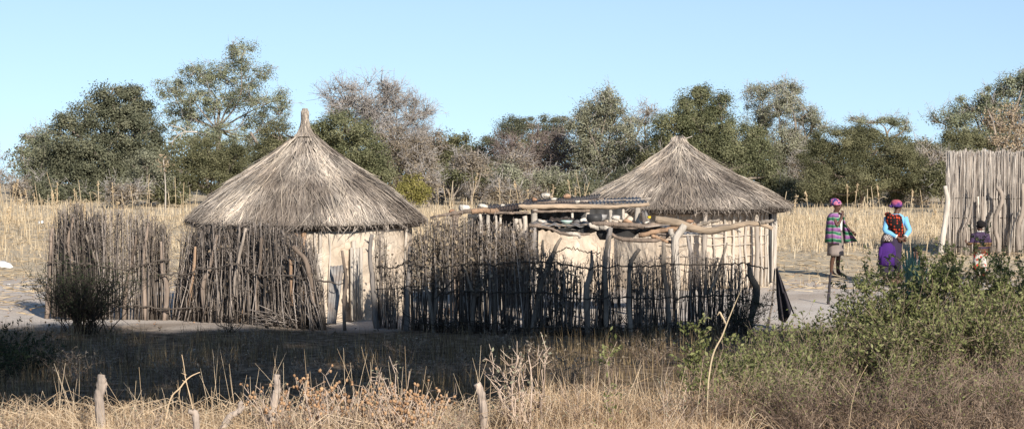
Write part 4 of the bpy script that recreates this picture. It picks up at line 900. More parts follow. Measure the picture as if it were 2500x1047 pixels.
# --- small child in a knitted cap beside her
p5 = thing('person', 'small child in a chequered knitted cap and purple top, beside the person with the sling', 'person', GX(2167, 46.2), 'people in the yard', rad(110))
sk = Skel(); pel = sk.add((0, 0, .48), .085); sp_ = sk.add((0, 0, .58), .08, pel); chs = sk.add((0, 0, .69), .085, sp_); nk0 = sk.add((0, 0, .765), .042, chs); nk = sk.add((0, 0, .79), .038, nk0)
hc = head(sk, nk, (0, 0, .80), (.9, .3, -.1), .9)
for s_ in (-1, 1):
    sh = sk.add((0, s_*.115, .735), .04, chs); el = sk.add((.0, s_*.15, .60), .03, sh); wr = sk.add((.06, s_*.13, .48), .021, el); sk.hand(wr, (.2, 0, -.9), (.5, -.5*s_, 0), .65)
legs(sk, pel, .46, .6, .058)
bd = sk.build('body', M['skin'], p5); face(bd, hc, .9)
mb = MB(); loft(mb, [(-.02, 0, .865, .098, .10), (-.012, 0, .90, .106, .108), (-.005, 0, .945, .102, .104), (0, 0, .98, .075, .078), (0, 0, 1.0, .03, .03)], n=26, folds=(6, .03)); mb.build('knitted_cap', M['check'], p5, smooth=True, local=True)
mb = MB(); shell(mb, [(0, 0, .835, .055, .07), (0, 0, .80, .085, .11), (0, 0, .755, .105, .145), (0, 0, .66, .118, .15), (0, 0, .52, .128, .155), (0, 0, .38, .145, .17)], n=30, folds=(7, .05)); mb.build('top', M['purple'], p5, smooth=True, local=True)
for s_ in (-1, 1):
    mb = MB(); tubes(mb, resample([(0, s_*.115, .75), (-.0, s_*.155, .60), (.055, s_*.135, .50)], 10), np.linspace(.052, .034, 10), 12); mb.build('sleeve', M['purple'], p5, smooth=True, local=True)
mb = MB(); shell(mb, [(0, 0, .44, .11, .13), (0, 0, .3, .125, .145), (0, 0, .16, .135, .15)], n=24, folds=(6, .04)); mb.build('skirt', M['navy'], p5, smooth=True, local=True)
# --- child before the reed wall
p3 = thing('person', 'child in a striped jumper and red flowered trousers facing the reed wall', 'person', GX(2395, 47.6), 'people in the yard', rad(100))
sk = Skel(); k = .76; pel = sk.add((0, 0, .62), .10); sp_ = sk.add((0, 0, .74), .092, pel); chs = sk.add((0, 0, .87), .098, sp_); nk0 = sk.add((0, 0, .965), .048, chs); nk = sk.add((0, 0, 1.0), .042, nk0)
hc = head(sk, nk, (0, 0, 1.02), (.8, .6, -.1), .95)
sh = sk.add((0, -.135, .925), .046, chs); el = sk.add((-.03, -.18, .75), .034, sh); wr = sk.add((.06, -.16, .60), .024, el); sk.hand(wr, (.2, .1, -.9), (.5, .5, 0), .75)
sh = sk.add((0, .135, .925), .046, chs); el = sk.add((-.02, .20, .77), .034, sh); wr = sk.add((.04, .27, .72), .024, el); sk.hand(wr, (.1, .3, .8), (.6, -.4, 0), .75)
legs(sk, pel, .60, .76, .07)
bd = sk.build('body', M['skin'], p3); face(bd, hc, .9)
mb = MB(); loft(mb, [(-.035, -.02, 1.085, .068, .078), (-.02, -.012, 1.12, .085, .088), (-.008, -.005, 1.16, .09, .09), (-.002, 0, 1.19, .08, .08), (0, 0, 1.212, .05, .05), (0, 0, 1.22, .02, .02)], n=26, folds=(6, .02)); mb.build('hair', M['hair'], p3, smooth=True, local=True)
mb = MB(); shell(mb, [(0, 0, .985, .055, .065), (0, 0, .965, .08, .12), (0, 0, .93, .105, .16), (0, 0, .85, .118, .155), (0, 0, .72, .12, .145), (0, 0, .60, .125, .15), (0, 0, .545, .128, .152)], n=32, folds=(6, .03)); mb.build('jumper', M['jumper'], p3, smooth=True, local=True)
for a, b, c in (((0, -.135, .935), (-.03, -.185, .75), (.05, -.165, .62)), ((0, .135, .935), (-.02, .205, .77), (.03, .262, .725))):
    a, b, c = map(np.array, (a, b, c)); mb = MB(); tubes(mb, resample([a, a*.5+b*.5, b, c], 10), np.linspace(.058, .036, 10), 12); mb.build('sleeve', M['jumper'], p3, smooth=True, local=True)
mb = MB(); a = np.linspace(0, 2*np.pi, 20); tubes(mb, np.stack([.058*np.cos(a), .07*np.sin(a), np.full(20, .985)-.012*np.cos(a)], -1), np.full(20, .011), 6); mb.build('collar', M['white'], p3, smooth=True, local=True)
for s_ in (-1, 1):
    mb = MB(); shell(mb, [(0, s_*.05, .60, .12, .09), (0, s_*.06, .52, .115, .085), (.008, s_*.072, .32, .09, .075), (-.005, s_*.078, .08, .075, .065)], n=22, folds=(5, .04)); mb.build('trouser_leg', M['floral'], p3, smooth=True, local=True)
# --- person sitting low behind the sisal
p4 = thing('person', 'person sitting low on the ground behind the sisal plant, in a patterned pale wrap', 'person', GX(2252, 46.0), 'people in the yard', rad(200))
sk = Skel(); pel = sk.add((0, 0, .12), .13); sp_ = sk.add((.03, 0, .27), .11, pel); chs = sk.add((.08, 0, .42), .115, sp_); nk0 = sk.add((.11, 0, .52), .055, chs); nk = sk.add((.125, 0, .55), .047, nk0)
hc = head(sk, nk, (.14, 0, .565), (1, .2, -.35), .95)
for s_ in (-1, 1):
    sh = sk.add((.09, s_*.155, .47), .052, chs); el = sk.add((.22, s_*.20, .28), .04, sh); wr = sk.add((.38, s_*.12, .25), .027, el); sk.hand(wr, (.9, -.3*s_, -.1), (0, 0, -1), .95)
    hp = sk.add((.08, s_*.10, .10), .09, pel); kn = sk.add((.42, s_*.13, .22), .06, hp); an = sk.add((.62, s_*.11, .06), .036, kn); sk.add((.76, s_*.12, .035), .028, an)
bd = sk.build('body', M['skin'], p4); face(bd, hc, .95)
mb = MB(); loft(mb, [(.11, 0, .645, .085, .082), (.125, 0, .69, .092, .088), (.14, 0, .73, .08, .078), (.145, 0, .755, .04, .04)], n=22); mb.build('hair', M['hair'], p4, smooth=True, local=True)
mb = MB(); shell(mb, [(.10, 0, .53, .08, .11), (.09, 0, .49, .13, .19), (.06, 0, .36, .15, .18), (.03, 0, .2, .17, .20), (.03, 0, .03, .22, .25)], n=30, folds=(7, .05)); mb.build('wrap', M['check'], p4, smooth=True, local=True)
# ------------------------------------------------------------------ trees
def tree(name, label, blobs, d, base, leafm='f_dark', barkm='bark_grey', trunk=.16, leaf=.085, cover=3.0, clump=.38, flat=.7, twigs=0, group='trees behind the field', fork=None, jit=1.0, wr=.55, limbs=True, up=.5, twigm='twig_far', hollow=.45, cat='tree', limbr=.05, subl=True):
    """blobs (px,py,rx,ry) trace the crown; leaves sit in clumps spread through each blob, limbs run from the fork to every blob"""
    s = sc(d); b0 = GX(base, d)
    root = thing(name, label, cat, b0, group)
    lw, tr = MB(), MB(); tw = MB()
    fk = P(fork[0], fork[1], d) if fork else b0 + np.array([0, 0, .25*(P(0, min(b[1] for b in blobs), d)[2])])
    if limbs:
        log(tr, [b0-np.array([0, 0, .1]), (b0+fk)/2+rng.normal(size=3)*.08, fk], [trunk*1.25, trunk, trunk*.8], n=10, sides=9, tint=.5)
    for (px, py, rx, ry) in blobs:
        rx, ry = rx/s, ry/s; rd = max(min(rx, ry*1.6), .35)
        c = P(px, py, d) + np.array([0, rng.uniform(-.6, .6)*jit, 0])
        if limbs and c[2] > fk[2]-.2:
            mid = (fk+c)/2 + rng.normal(size=3)*.22*np.linalg.norm(c-fk)*.5 - np.array([0, 0, .08*np.linalg.norm(c-fk)])
            log(tr, [fk, mid, c], [limbr*1.6, limbr, limbr*.45], n=10, sides=6, tint=.6)
        nc = max(6, int(3.7*rx*ry/(clump*clump)))
        q = unit(rng.normal(size=(nc, 3)))*(rng.uniform(hollow**3, 1, nc)**(1/3))[:, None]
        cc = c + q*np.array([rx, rd, ry])*.92
        if limbs and subl and c[2] > fk[2]-.2:
            k = min(nc, 12); m_ = (c*.55+cc[:k]*.45) + .12*rng.normal(size=(k, 3)); tubes(tr, np.stack([np.repeat(c[None], k, 0)*.9+fk*.1, m_, cc[:k]], 1), np.tile(np.array([.55, .4, .2])*limbr, (k, 1)), 4, .6)
        cr = clump*rng.uniform(.45, 1.3, nc)
        la = .5*leaf*leaf*wr
        n = max(40, int(1.5*cover*math.pi*rx*ry/la/nc))
        ctint = np.clip(.5+.24*rng.normal(size=nc), .03, .97)
        L = rng.normal(size=(nc, n, 3))*.48; L = L/np.maximum(1, np.linalg.norm(L, axis=-1, keepdims=True)/1.7)
        pos = cc[:, None] + L*cr[:, None, None]*np.array([1.05, 1.05, .45+.55*flat])
        if cover > .8:      # loose sprays between the clumps
            k = int(nc*n*.20); w_ = unit(rng.normal(size=(k, 3)))*(rng.uniform(.1, 1, (k, 1))**.4)
            leaves(lw, c+w_*np.array([rx, rd, ry])*1.02, leaf*rng.uniform(.5, 1.2, k), wr, .3, out=.5*w_, tint=np.clip(.5+.2*rng.normal(size=k), 0, 1))
        if cover > 0:
            leaves(lw, pos.reshape(-1, 3), leaf*rng.uniform(.6, 1.3, nc*n), wr, .25, out=.6*L.reshape(-1, 3)+.4*np.repeat(q, n, 0), tint=np.clip(np.repeat(ctint, n)+.16*rng.normal(size=nc*n), 0, 1))
        if twigs:
            k = int(twigs); o_ = np.repeat(cc, k, 0); dr = unit(rng.normal(size=(nc*k, 3))+.9*np.repeat(unit(cc-c+np.array([0, 0, .3])), k, 0))
            ln = np.repeat(cr, k)[:, None]*rng.uniform(.8, 2.0, (nc*k, 1)); m2 = o_+dr*ln*.5+.06*rng.normal(size=(nc*k, 3)); e2 = o_+dr*ln+np.array([0, 0, .06])*ln
            tubes(tw, np.stack([o_, m2, e2], 1), np.tile([.012, .009, .005], (nc*k, 1)), 3, rng.uniform(.1, .9, nc*k))
            j = rng.integers(0, nc*k, nc*k*2); u = rng.uniform(.2, .9, (nc*k*2, 1)); s2 = m2[j]*(1-u)+e2[j]*u; d2 = unit(rng.normal(size=(nc*k*2, 3))+dr[j])
            tubes(tw, np.stack([s2, s2+d2*rng.uniform(.12, .4, (nc*k*2, 1))], 1), np.tile([.007, .004], (nc*k*2, 1)), 3, rng.uniform(.1, .9, nc*k*2))
    if limbs: tr.build('trunk', M[barkm], root, smooth=True)
    if lw.n: lw.build('crown', M[leafm], root)
    if tw.n: tw.build('bare_twigs', M[twigm], root)['kind'] = 'stuff'
    return root
T = tree
T('broadleaf_tree', 'big dense dark green tree with a rounded leafy crown, left behind the field', [(300,258,72,58),(232,300,82,70),(172,350,58,66),(330,330,72,76),(240,390,105,75),(120,405,55,58),(370,400,55,76),(152,290,26,18),(265,225,34,24),(345,290,40,50),(300,440,100,55),(180,440,90,50)], 97, 260, 'f_dark', leaf=.09, cover=3.2, clump=.36, trunk=.22, fork=(260,430))
T('pale_tree', 'pale greyish tree half hidden at the left side of the big dark green tree', [(85,352,48,42),(62,400,28,44),(118,332,32,24),(95,420,45,50)], 103, 95, 'f_grey', leaf=.078, cover=1.7, clump=.34, twigs=3)
T('tall_open_tree', 'tallest tree, open grey green crown with bare limbs showing, left of the tall thatched hut', [(592,138,50,40),(556,190,78,44),(480,190,66,38),(418,215,52,28),(643,178,24,28),(622,240,66,42),(520,262,82,44),(440,285,56,40),(684,238,24,32),(690,275,26,26),(640,300,56,40),(560,330,66,36),(610,352,56,34),(480,330,70,30),(470,240,50,30)], 102, 560, 'f_grey', leaf=.072, cover=1.35, clump=.3, flat=.6, twigs=1, fork=(530,318), trunk=.15, limbr=.032, hollow=.2)
T('thorn_tree', 'rounded olive bush tree standing before the tallest open tree', [(505,385,70,52),(520,430,78,55),(452,425,48,48),(570,400,40,50)], 91, 510, 'f_olive', leaf=.08, cover=3.2, clump=.32, flat=.6, wr=.4, trunk=.1)
T('grey_shrub', 'grey green bush around the tall pale dry stalk in front of the big dark tree', [(360,400,46,38),(370,445,58,45),(325,450,40,40)], 90, 362, 'f_silver', leaf=.08, cover=2.2, clump=.3, trunk=.07, cat='shrub', group='shrubs along the back of the field')
T('green_tree', 'green bush tree peeking over the left slope of the tall thatched roof', [(690,332,48,34),(660,372,48,48),(705,400,58,58),(640,420,40,50)], 95, 690, 'f_olive', leaf=.07, cover=3, clump=.34, trunk=.1)
T('green_tree', 'mid green leafy tree just right of the tall roof topknot', [(842,315,66,40),(880,370,76,56),(792,322,40,38),(870,420,58,56),(820,380,50,50),(770,330,30,30),(925,420,45,50)], 93, 860, 'f_green', leaf=.078, cover=3, clump=.36, trunk=.14)
T('bare_tree', 'leafless grey tree with a wide twiggy dome, right of the tall hut roof', [(900,238,84,46),(838,240,54,42),(962,262,66,46),(1012,290,46,46),(1034,332,36,38),(920,300,76,46),(860,285,60,40),(980,340,70,50)], 105, 915, 'f_pale', leaf=.06, cover=.30, clump=.4, twigs=16, fork=(915,370), trunk=.16, limbr=.04, hollow=.2)
T('scrub_tree', 'brownish grey half bare scrub tree under the leafless grey tree', [(990,372,76,50),(1040,405,56,56),(955,340,46,36),(960,420,60,50),(1060,350,35,30)], 97, 1000, 'f_brown', leaf=.08, cover=1.5, clump=.34, twigs=5, trunk=.1)
T('low_tree', 'low olive tree in the dip of the skyline right of the leafless tree', [(1130,362,56,36),(1098,350,36,26),(1172,382,46,28),(1120,400,70,40)], 114, 1130, 'f_olive', leaf=.1, cover=2.6, clump=.36, trunk=.12)
T('yellowish_bush', 'small yellowish green bush beside the right slope of the tall thatched roof', [(1006,455,36,30),(985,470,28,28),(1025,475,28,22)], 84, 1005, 'f_yellow', leaf=.07, cover=3, clump=.22, trunk=.05, cat='shrub', group='shrubs along the back of the field')
T('acacia_tree', 'flat topped dark acacia on the skyline behind the purplish bare bush', [(1300,302,84,20),(1240,322,42,18),(1372,308,32,24),(1310,325,90,24),(1210,345,30,22)], 112, 1300, 'f_dark', leaf=.07, cover=2.6, clump=.34, flat=.45, fork=(1300,380), trunk=.13)
T('bare_bush', 'leafless purplish brown bush tree with fanned twigs, middle of the skyline', [(1310,362,92,52),(1370,385,60,54),(1255,385,56,46),(1320,410,90,40)], 100, 1320, 'f_brown', leaf=.06, cover=.35, clump=.42, twigs=13, twigm='twig_purple', fork=(1320,420), trunk=.1, limbr=.05)
T('grey_green_tree', 'upright grey green tree with feathery crown, left of the right hut roof', [(1462,262,58,40),(1428,292,42,46),(1500,290,56,52),(1540,332,50,46),(1482,370,86,56),(1440,350,46,48),(1560,390,46,48),(1490,235,24,22),(1440,410,50,40)], 97, 1480, 'f_silver', leaf=.078, cover=2.1, clump=.34, flat=.9, twigs=2, trunk=.14)
T('bare_sapling', 'small leafless grey tree in the gap on the skyline over the feathery tree', [(1580,268,26,22),(1575,295,28,20)], 108, 1578, 'f_pale', leaf=.06, cover=.2, clump=.3, twigs=7, trunk=.06)
T('dense_tree', 'large dark green tree with stacked rounded lobes, directly behind the right hut tip', [(1700,234,56,26),(1762,256,42,24),(1670,262,34,30),(1640,312,50,50),(1722,312,76,54),(1800,342,74,56),(1860,392,56,66),(1890,430,36,36),(1772,402,86,56),(1700,372,76,56),(1620,362,34,48),(1735,285,60,22),(1640,420,50,40),(1850,330,30,24)], 94, 1740, 'f_green', leaf=.07, cover=3.2, clump=.36, flat=.8, trunk=.2, limbr=.07)
T('pale_tree', 'light grey green tree with airy twigs to the right of the stacked dark green tree', [(1860,228,42,30),(1932,216,36,26),(1925,245,40,30),(1900,272,56,38),(1960,280,46,32),(1852,290,42,46),(1900,342,56,46),(1992,300,24,28),(1922,400,46,56),(1960,345,50,40)], 104, 1905, 'f_silver', leaf=.07, cover=1.7, clump=.33, twigs=3, trunk=.15)
T('acacia_tree', 'broad dark olive acacia spreading low behind the person in the striped cloak', [(2060,346,90,40),(2140,366,92,46),(2002,390,54,54),(2080,430,120,50),(2200,410,72,52),(2250,450,54,36),(2180,460,84,32),(1985,450,44,40),(2110,330,50,20),(2030,480,90,20)], 89, 2100, 'f_olive', 'bark_brown', leaf=.065, cover=3.4, clump=.36, flat=.42, wr=.42, up=1.0, trunk=.07, limbr=.03)
T('umbrella_acacia', 'thin flat umbrella acacia far on the skyline above the broad olive acacia', [(2138,296,66,9),(2192,300,38,13),(2096,291,26,6),(2205,318,24,10)], 126, 2165, 'f_grey', leaf=.085, cover=2.0, clump=.30, flat=.45, twigs=2, fork=(2165,345), trunk=.10, limbr=.05)
T('tall_tree', 'tall dark grey green tree at the upper right corner behind the reed wall', [(2472,210,46,38),(2430,242,56,34),(2372,262,46,28),(2318,290,40,28),(2400,292,76,40),(2345,342,66,36),(2462,300,66,46),(2285,290,13,14),(2520,240,50,60),(2500,190,30,30)], 104, 2440, 'f_grey', leaf=.085, cover=2.0, clump=.36, twigs=2, trunk=.2)
T('olive_tree', 'dark olive umbrella crowned tree under the tall tree at the upper right', [(2345,338,60,24),(2400,345,50,24),(2330,372,60,30)], 99, 2350, 'f_olive', leaf=.07, cover=3, clump=.33, flat=.5, trunk=.12)
T('dry_leaf_tree', 'small tree with tan withered leaves peeking over the reed wall', [(2450,300,40,32),(2482,340,40,34),(2440,345,36,28),(2425,285,24,22),(2500,300,40,40),(2475,270,24,16)], 80, 2465, 'f_tan', 'bark_grey', leaf=.075, cover=.8, clump=.26, flat=.9, wr=.6, trunk=.08, hollow=.2)
T('faint_tree', 'thin bare pale tree at the extreme left edge of the skyline', [(-5,420,26,50),(5,460,30,40)], 128, -5, 'f_pale', leaf=.08, cover=.3, clump=.42, twigs=8, trunk=.1)
# low scrub that closes the back of the field
scrub = [(300,470,60,30,'f_brown'),(215,470,60,35,'f_dark'),(120,468,50,35,'f_dark'),(420,470,55,35,'f_olive'),(600,450,60,45,'f_olive'),(1080,455,55,40,'f_brown'),(1105,425,40,22,'f_green'),(1165,455,55,40,'f_brown'),(1185,425,40,20,'f_green'),(1240,440,50,48,'f_silver'),(1235,470,50,30,'f_brown'),(1310,450,60,42,'f_brown'),(1380,455,45,40,'f_green'),(1345,430,40,25,'f_silver'),
         (1470,455,60,38,'f_dark'),(1535,440,50,45,'f_dark'),(1420,470,40,30,'f_dark'),(1600,450,60,50,'f_dark'),(1925,460,40,45,'f_dark'),(2270,390,50,40,'f_brown'),(2300,440,50,50,'f_olive'),(2250,360,40,25,'f_olive'),(2330,420,50,50,'f_brown'),(1600,400,50,50,'f_olive'),(1960,420,40,50,'f_brown'),(740,440,70,50,'f_olive'),(1150,400,60,35,'f_brown'),(1260,400,50,35,'f_brown'),(2050,475,70,25,'f_dark'),(2210,480,70,25,'f_brown'),(1040,440,40,45,'f_brown'),(60,460,45,30,'f_brown'),(400,440,40,40,'f_dark')]
kindname = {'f_brown': 'brownish half bare scrub bush low along the back of the field', 'f_dark': 'dark green bush low at the foot of the tree line', 'f_olive': 'low olive green bush filling a gap in the tree line', 'f_green': 'fresh green low bush among the grey scrub', 'f_silver': 'pale silvery green low bush behind the tin shelter'}
for i, (px, py, rx, ry, mk) in enumerate(scrub):
    d = 88 + (i*37 % 10)
    T('scrub_bush', kindname[mk], [(px,py,rx*.8,ry*.9),(px-rx*.45,py+6,rx*.55,ry*.75),(px+rx*.45,py+8,rx*.55,ry*.7)], d, px, mk, leaf=.085, cover=1.5 if mk == 'f_brown' else 2.6, clump=.32, flat=.7, twigs=6 if mk == 'f_brown' else 1, trunk=.05, cat='shrub', group='low scrub along the tree line, '+mk[2:], limbr=.03, subl=False)
# the wood beyond, one continuous mass
mb = MB(); N = 110000; x = rng.uniform(-28.2, 36, N); y = rng.uniform(128, 138, N); hh = 1.9+.35*np.sin(x*.9)+.3*np.sin(x*2.3+1)
leaves(mb, np.stack([x, y, -.6+(hh+.6)*rng.uniform(0, 1, N)**.7], 1), rng.uniform(.09, .2, N), .6, .3, np.clip(rng.normal(.5, .2, N), 0, 1))
tag(mb.build('distant_woodland', M['f_olive']), 'continuous dark bush far behind the trees', 'woodland', kind='stuff')
# dead pale limb in the open tree
dl = MB()
for pts, r in (([(482,322),(455,322),(435,330),(422,345),(420,358)], .035), ([(455,322),(440,312),(425,309),(405,304),(392,307)], .022), ([(435,330),(428,320),(415,318),(408,322)], .015), ([(445,326),(440,340),(436,345)], .014), ([(470,322),(462,312),(450,308)], .016), ([(424,345),(416,348),(410,344)], .012)):
    log(dl, W(pts, 100), [r, r*.4], n=12, sides=6, tint=.8)
opn = [o for o in COL.objects if o.name.startswith('tall_open_tree')][0]
dl.build('dead_limb', M['bark_pale'], opn, smooth=True)
log(tl := MB(), W([(612,325),(630,350),(648,380),(660,420)], 100), [.07, .08], n=12, sides=7, tint=.6); tl.build('leaning_stem', M['bark_grey'], opn, smooth=True)
# ------------------------------------------------------------------ roadside trees behind and beside the camera, whose shade falls across the middle ground
def lift(u, dg, y):
    """point at depth y on the sun ray that lands on the ground at depth dg with lateral coordinate u"""
    x = u - math.tan(SUN_AZ)*y
    return np.array([x, y, (dg-y)/math.cos(SUN_AZ)*math.tan(SUN_EL)])
def foot(dg_lo, dg_hi, u_lo, u_hi): return rng.uniform(u_lo, u_hi), rng.uniform(dg_lo, dg_hi)
TA = math.tan(SUN_AZ)
def shade_tree(label, areas, xt, yt, n=130):
    root = thing('roadside_tree', label, 'tree', (xt, yt, 0), 'roadside trees'); lw, tr = MB(), MB()
    pts = []
    tot = sum((a[1]-a[0])*(a[3]-a[2]) for a in areas)
    for (dl_, dh, ul, uh) in areas:
        for _ in range(int(n*(dh-dl_)*(uh-ul)/tot)+1):
            u, dg = rng.uniform(ul, uh), rng.uniform(dl_, dh); pts.append(lift(u, dg, yt+rng.uniform(-2.2, 2.2)))
    pts = np.array(pts); fk = np.array([xt, yt, pts[:, 2].min()-.8])
    log(tr, [(xt, yt, -.1), (xt+.15, yt, fk[2]*.5), fk], [.3, .22, .2], n=12, sides=10)
    for p in pts[::4]: log(tr, [fk, (fk*.45+p*.55)+rng.normal(size=3)*.3, p], [.08, .05, .02], n=8, sides=5)
    m = 110; L = unit(rng.normal(size=(len(pts), m, 3)))*(rng.uniform(0, 1, (len(pts), m, 1))**.4)
    leaves(lw, (pts[:, None]+L*np.array([.7, .5, .34])).reshape(-1, 3), rng.uniform(.12, .26, len(pts)*m), .6, .6, rng.uniform(.1, .9, len(pts)*m))
    tr.build('trunk', M['bark_grey'], root, smooth=True); lw.build('crown', M['f_dark'], root)
shade_tree('large roadside tree beside the camera shading the dark fence', [(33.6, 36.8, 13.8, 19.8), (31.5, 33.8, 12.8, 14.4)], 17.0, 12.5, 170)
shade_tree('second roadside tree beside the camera shading the ground before the fence', [(26.4, 36.0, 3.6, 13.2), (33, 36.4, 12.6, 14.4)], -7.6, 11.5, 330)
# ------------------------------------------------------------------ grass of the field and foreground
def scatter(n, x0, x1, y0, y1):
    """points spread over the view wedge between two depths"""
    y = np.sqrt(rng.uniform(y0*y0, y1*y1, n)); x = rng.uniform(x0, x1, n)*y
    return np.stack([x, y, np.full(n, -.03)], 1)
def clumpy(B, s, thr, seed=0.0):
    v = np.array([mnoise.noise(Vector((p[0]*s, p[1]*s, seed))) for p in B]); return B[v > thr], v[v > thr]
hx = 1250/F*1.24
mb = MB()
B = scatter(15000, -hx, hx, 74, 95); blades(mb, B, rng.uniform(.06, .30, len(B)), rng.uniform(.010, .020, len(B)), .55, np.clip(rng.normal(.6, .22, len(B)), 0, 1))
B, _ = clumpy(scatter(19000, -hx, .11, 52, 78), .45, -.1); blades(mb, B, rng.uniform(.05, .36, len(B)), rng.uniform(.008, .016, len(B)), .9, np.clip(rng.normal(.58, .22, len(B)), 0, 1))
B = scatter(9500, .10, hx, 58, 78); blades(mb, B, rng.uniform(.12, .5, len(B)), rng.uniform(.008, .018, len(B)), .75, np.clip(rng.normal(.6, .22, len(B)), 0, 1))
B = scatter(3500, -.05, .06, 60, 82); blades(mb, B, rng.uniform(.2, .55, len(B)), rng.uniform(.008, .018, len(B)), .4, np.clip(rng.normal(.6, .22, len(B)), 0, 1))
B, _ = clumpy(scatter(5000, -hx, hx, 45, 56), .7, .08, 3); blades(mb, B, rng.uniform(.05, .25, len(B)), rng.uniform(.006, .012, len(B)), .9, np.clip(rng.normal(.45, .22, len(B)), 0, 1))
# stubble: short stiff broken stems among the grass
B = scatter(1300, -hx, hx, 54, 90); blades(mb, B, rng.uniform(.2, .5, len(B)), rng.uniform(.014, .024, len(B)), .5, np.clip(rng.normal(.75, .2, len(B)), 0, 1))
tag(mb.build('dry_field_grass', M['straw']), 'pale dry grass and stubble covering the field behind the huts', 'grass', kind='stuff')
# litter: fallen stalks lying about
mb = MB(); B = np.vstack([scatter(8500, -hx, hx, 44, 80), scatter(700, -hx, -.05, 38.5, 46)]); B[:, 2] = rng.uniform(.0, .05, len(B)); a = rng.uniform(0, 6.28, len(B)); ln = rng.uniform(.1, .55, len(B))[:, None]
e = B+np.stack([np.cos(a), np.sin(a), .1*rng.normal(size=len(B))+.05], 1)*ln; tubes(mb, np.stack([B, (B+e)/2, e], 1), np.tile([.008, .008, .005], (len(B), 1)), 3, np.clip(rng.normal(.5, .25, len(B)), 0, 1))
tag(mb.build('stalk_litter', M['straw']), 'broken straw scattered over the bare ground', 'straw', kind='stuff')
# tall dry millet stalks that stick out of the field
def stalk(x, d, h, kind, seed):
    b = np.array([x, d, -.03]); lean = rng.normal(size=2)*.12*h
    top = b+np.array([lean[0], lean[1], h]); K = 7
    p = resample([b, (b+top)/2+rng.normal(size=3)*.03, top], K); mb = MB(); tubes(mb, p, np.linspace(.015, .008, K), 5, rng.uniform(.3, .9))
    n = rng.integers(1, 5); 
    for _ in range(n):
        u = rng.uniform(.3, .8); q = b+(top-b)*u; dr = unit(np.array([rng.normal(), rng.normal()*.5, rng.uniform(-.3, .7)])); l = rng.uniform(.15, .4)
        tubes(mb, np.array([q, q+dr*l*.5+np.array([0, 0, .04]), q+dr*l-np.array([0, 0, .06])]), np.array([.009, .008, .003]), 3, rng.uniform(.4, 1))
    if kind:
        m = 26; u = rng.uniform(.72, 1.0, m)[:, None]; leaves(mb, b+(top-b)*u+.02*rng.normal(size=(m, 3)), rng.uniform(.04, .08, m), .7, 0, rng.uniform(0, .5, m))
    return mb
lbl = 'tall dry millet stalk standing up out of the pale field'
spots = []
for _ in range(44): spots.append((rng.uniform(0, 240), rng.uniform(60, 84), rng.uniform(.7, 1.6), rng.random() < .5))
for _ in range(17): spots.append((rng.uniform(240, 520), rng.uniform(66, 86), rng.uniform(.7, 1.5), rng.random() < .3))
for _ in range(22): spots.append((rng.uniform(1050, 1460), rng.uniform(62, 84), rng.uniform(.8, 1.6), rng.random() < .3))
for _ in range(26): spots.append((rng.uniform(1890, 2305), rng.uniform(55, 74), rng.uniform(.9, 1.5), rng.random() < .25))
spots = [q for q in spots if min(abs(q[0]-2184), abs(q[0]-2041)) > 22]
for i, (px, d, h, kd) in enumerate(spots):
    g = GX(px, d); mb = stalk(0, 0, h, kd, i); o = mb.build('millet_stalk', M['straw']); o.location = g; tag(o, lbl, 'stalk', 'dry millet stalks')
# the tallest pale flower stalk with withered leaves
g = GX(403, 84); mb = MB(); log(mb, np.array([[0, 0, 0], [.02, 0, .9], [-.05, 0, 1.8], [-.02, 0, 1.95]]), [.035, .025], n=10, sides=6); root = thing('dry_flower_stalk', 'tall pale dead stalk topped with drooping tan leaves, in front of the dark tree', 'plant', g); mb.build('stem', M['bark_pale'], root, local=True)
mb = MB(); leaves(mb, np.array([-.05, 0, 1.75])+np.array([.22, .2, .28])*rng.normal(size=(80, 3))*.7, rng.uniform(.10, .2, 80), .35, 0, rng.uniform(.0, .8, 80)); mb.build('withered_leaves', M['f_tan'], root, local=True)
# pale rubbish in the field
def scrap(px, py, d, w, h, label, name='plastic_scrap', seed=1):
    s = sc(d); mb = MB(); rock(mb, (0, 0, h/s*.8), (w/s, w/s*.7, h/s), seed, .6, .9, 3); o = mb.build(name, M['sack'], smooth=True); o.location = P(px, py, d)*np.array([1, 1, 0]); tag(o, label, 'rubbish', 'white rubbish')
scrap(8, 655, 51, 26, 13, 'white plastic sack lying at the left edge of the field', 'plastic_sack', 3)
scrap(98, 541, 74, 8, 5, 'small white scrap in the field over the left fence', seed=4); scrap(22, 697, 46, 7, 2, 'flat white scrap on the bare ground below the white sack', seed=6); scrap(1893, 842, 32, 22, 3, 'whitish plastic scrap on the ground beyond the right fence end', seed=7)
mb = MB(); B = np.vstack([scatter(420, -hx, hx, 36.5, 50), scatter(200, .1, hx, 40, 52)]); B[:, 2] = .0
for k_, b_ in enumerate(B): rock(mb, b_, np.array([.02, .02, .012])*rng.uniform(.4, 1.6), k_, rng.uniform(0, 1), .4, 1)
tag(mb.build('pebbles', M['rock_red']), 'small pebbles and crumbs of earth strewn over the yard', 'pebbles', kind='stuff')
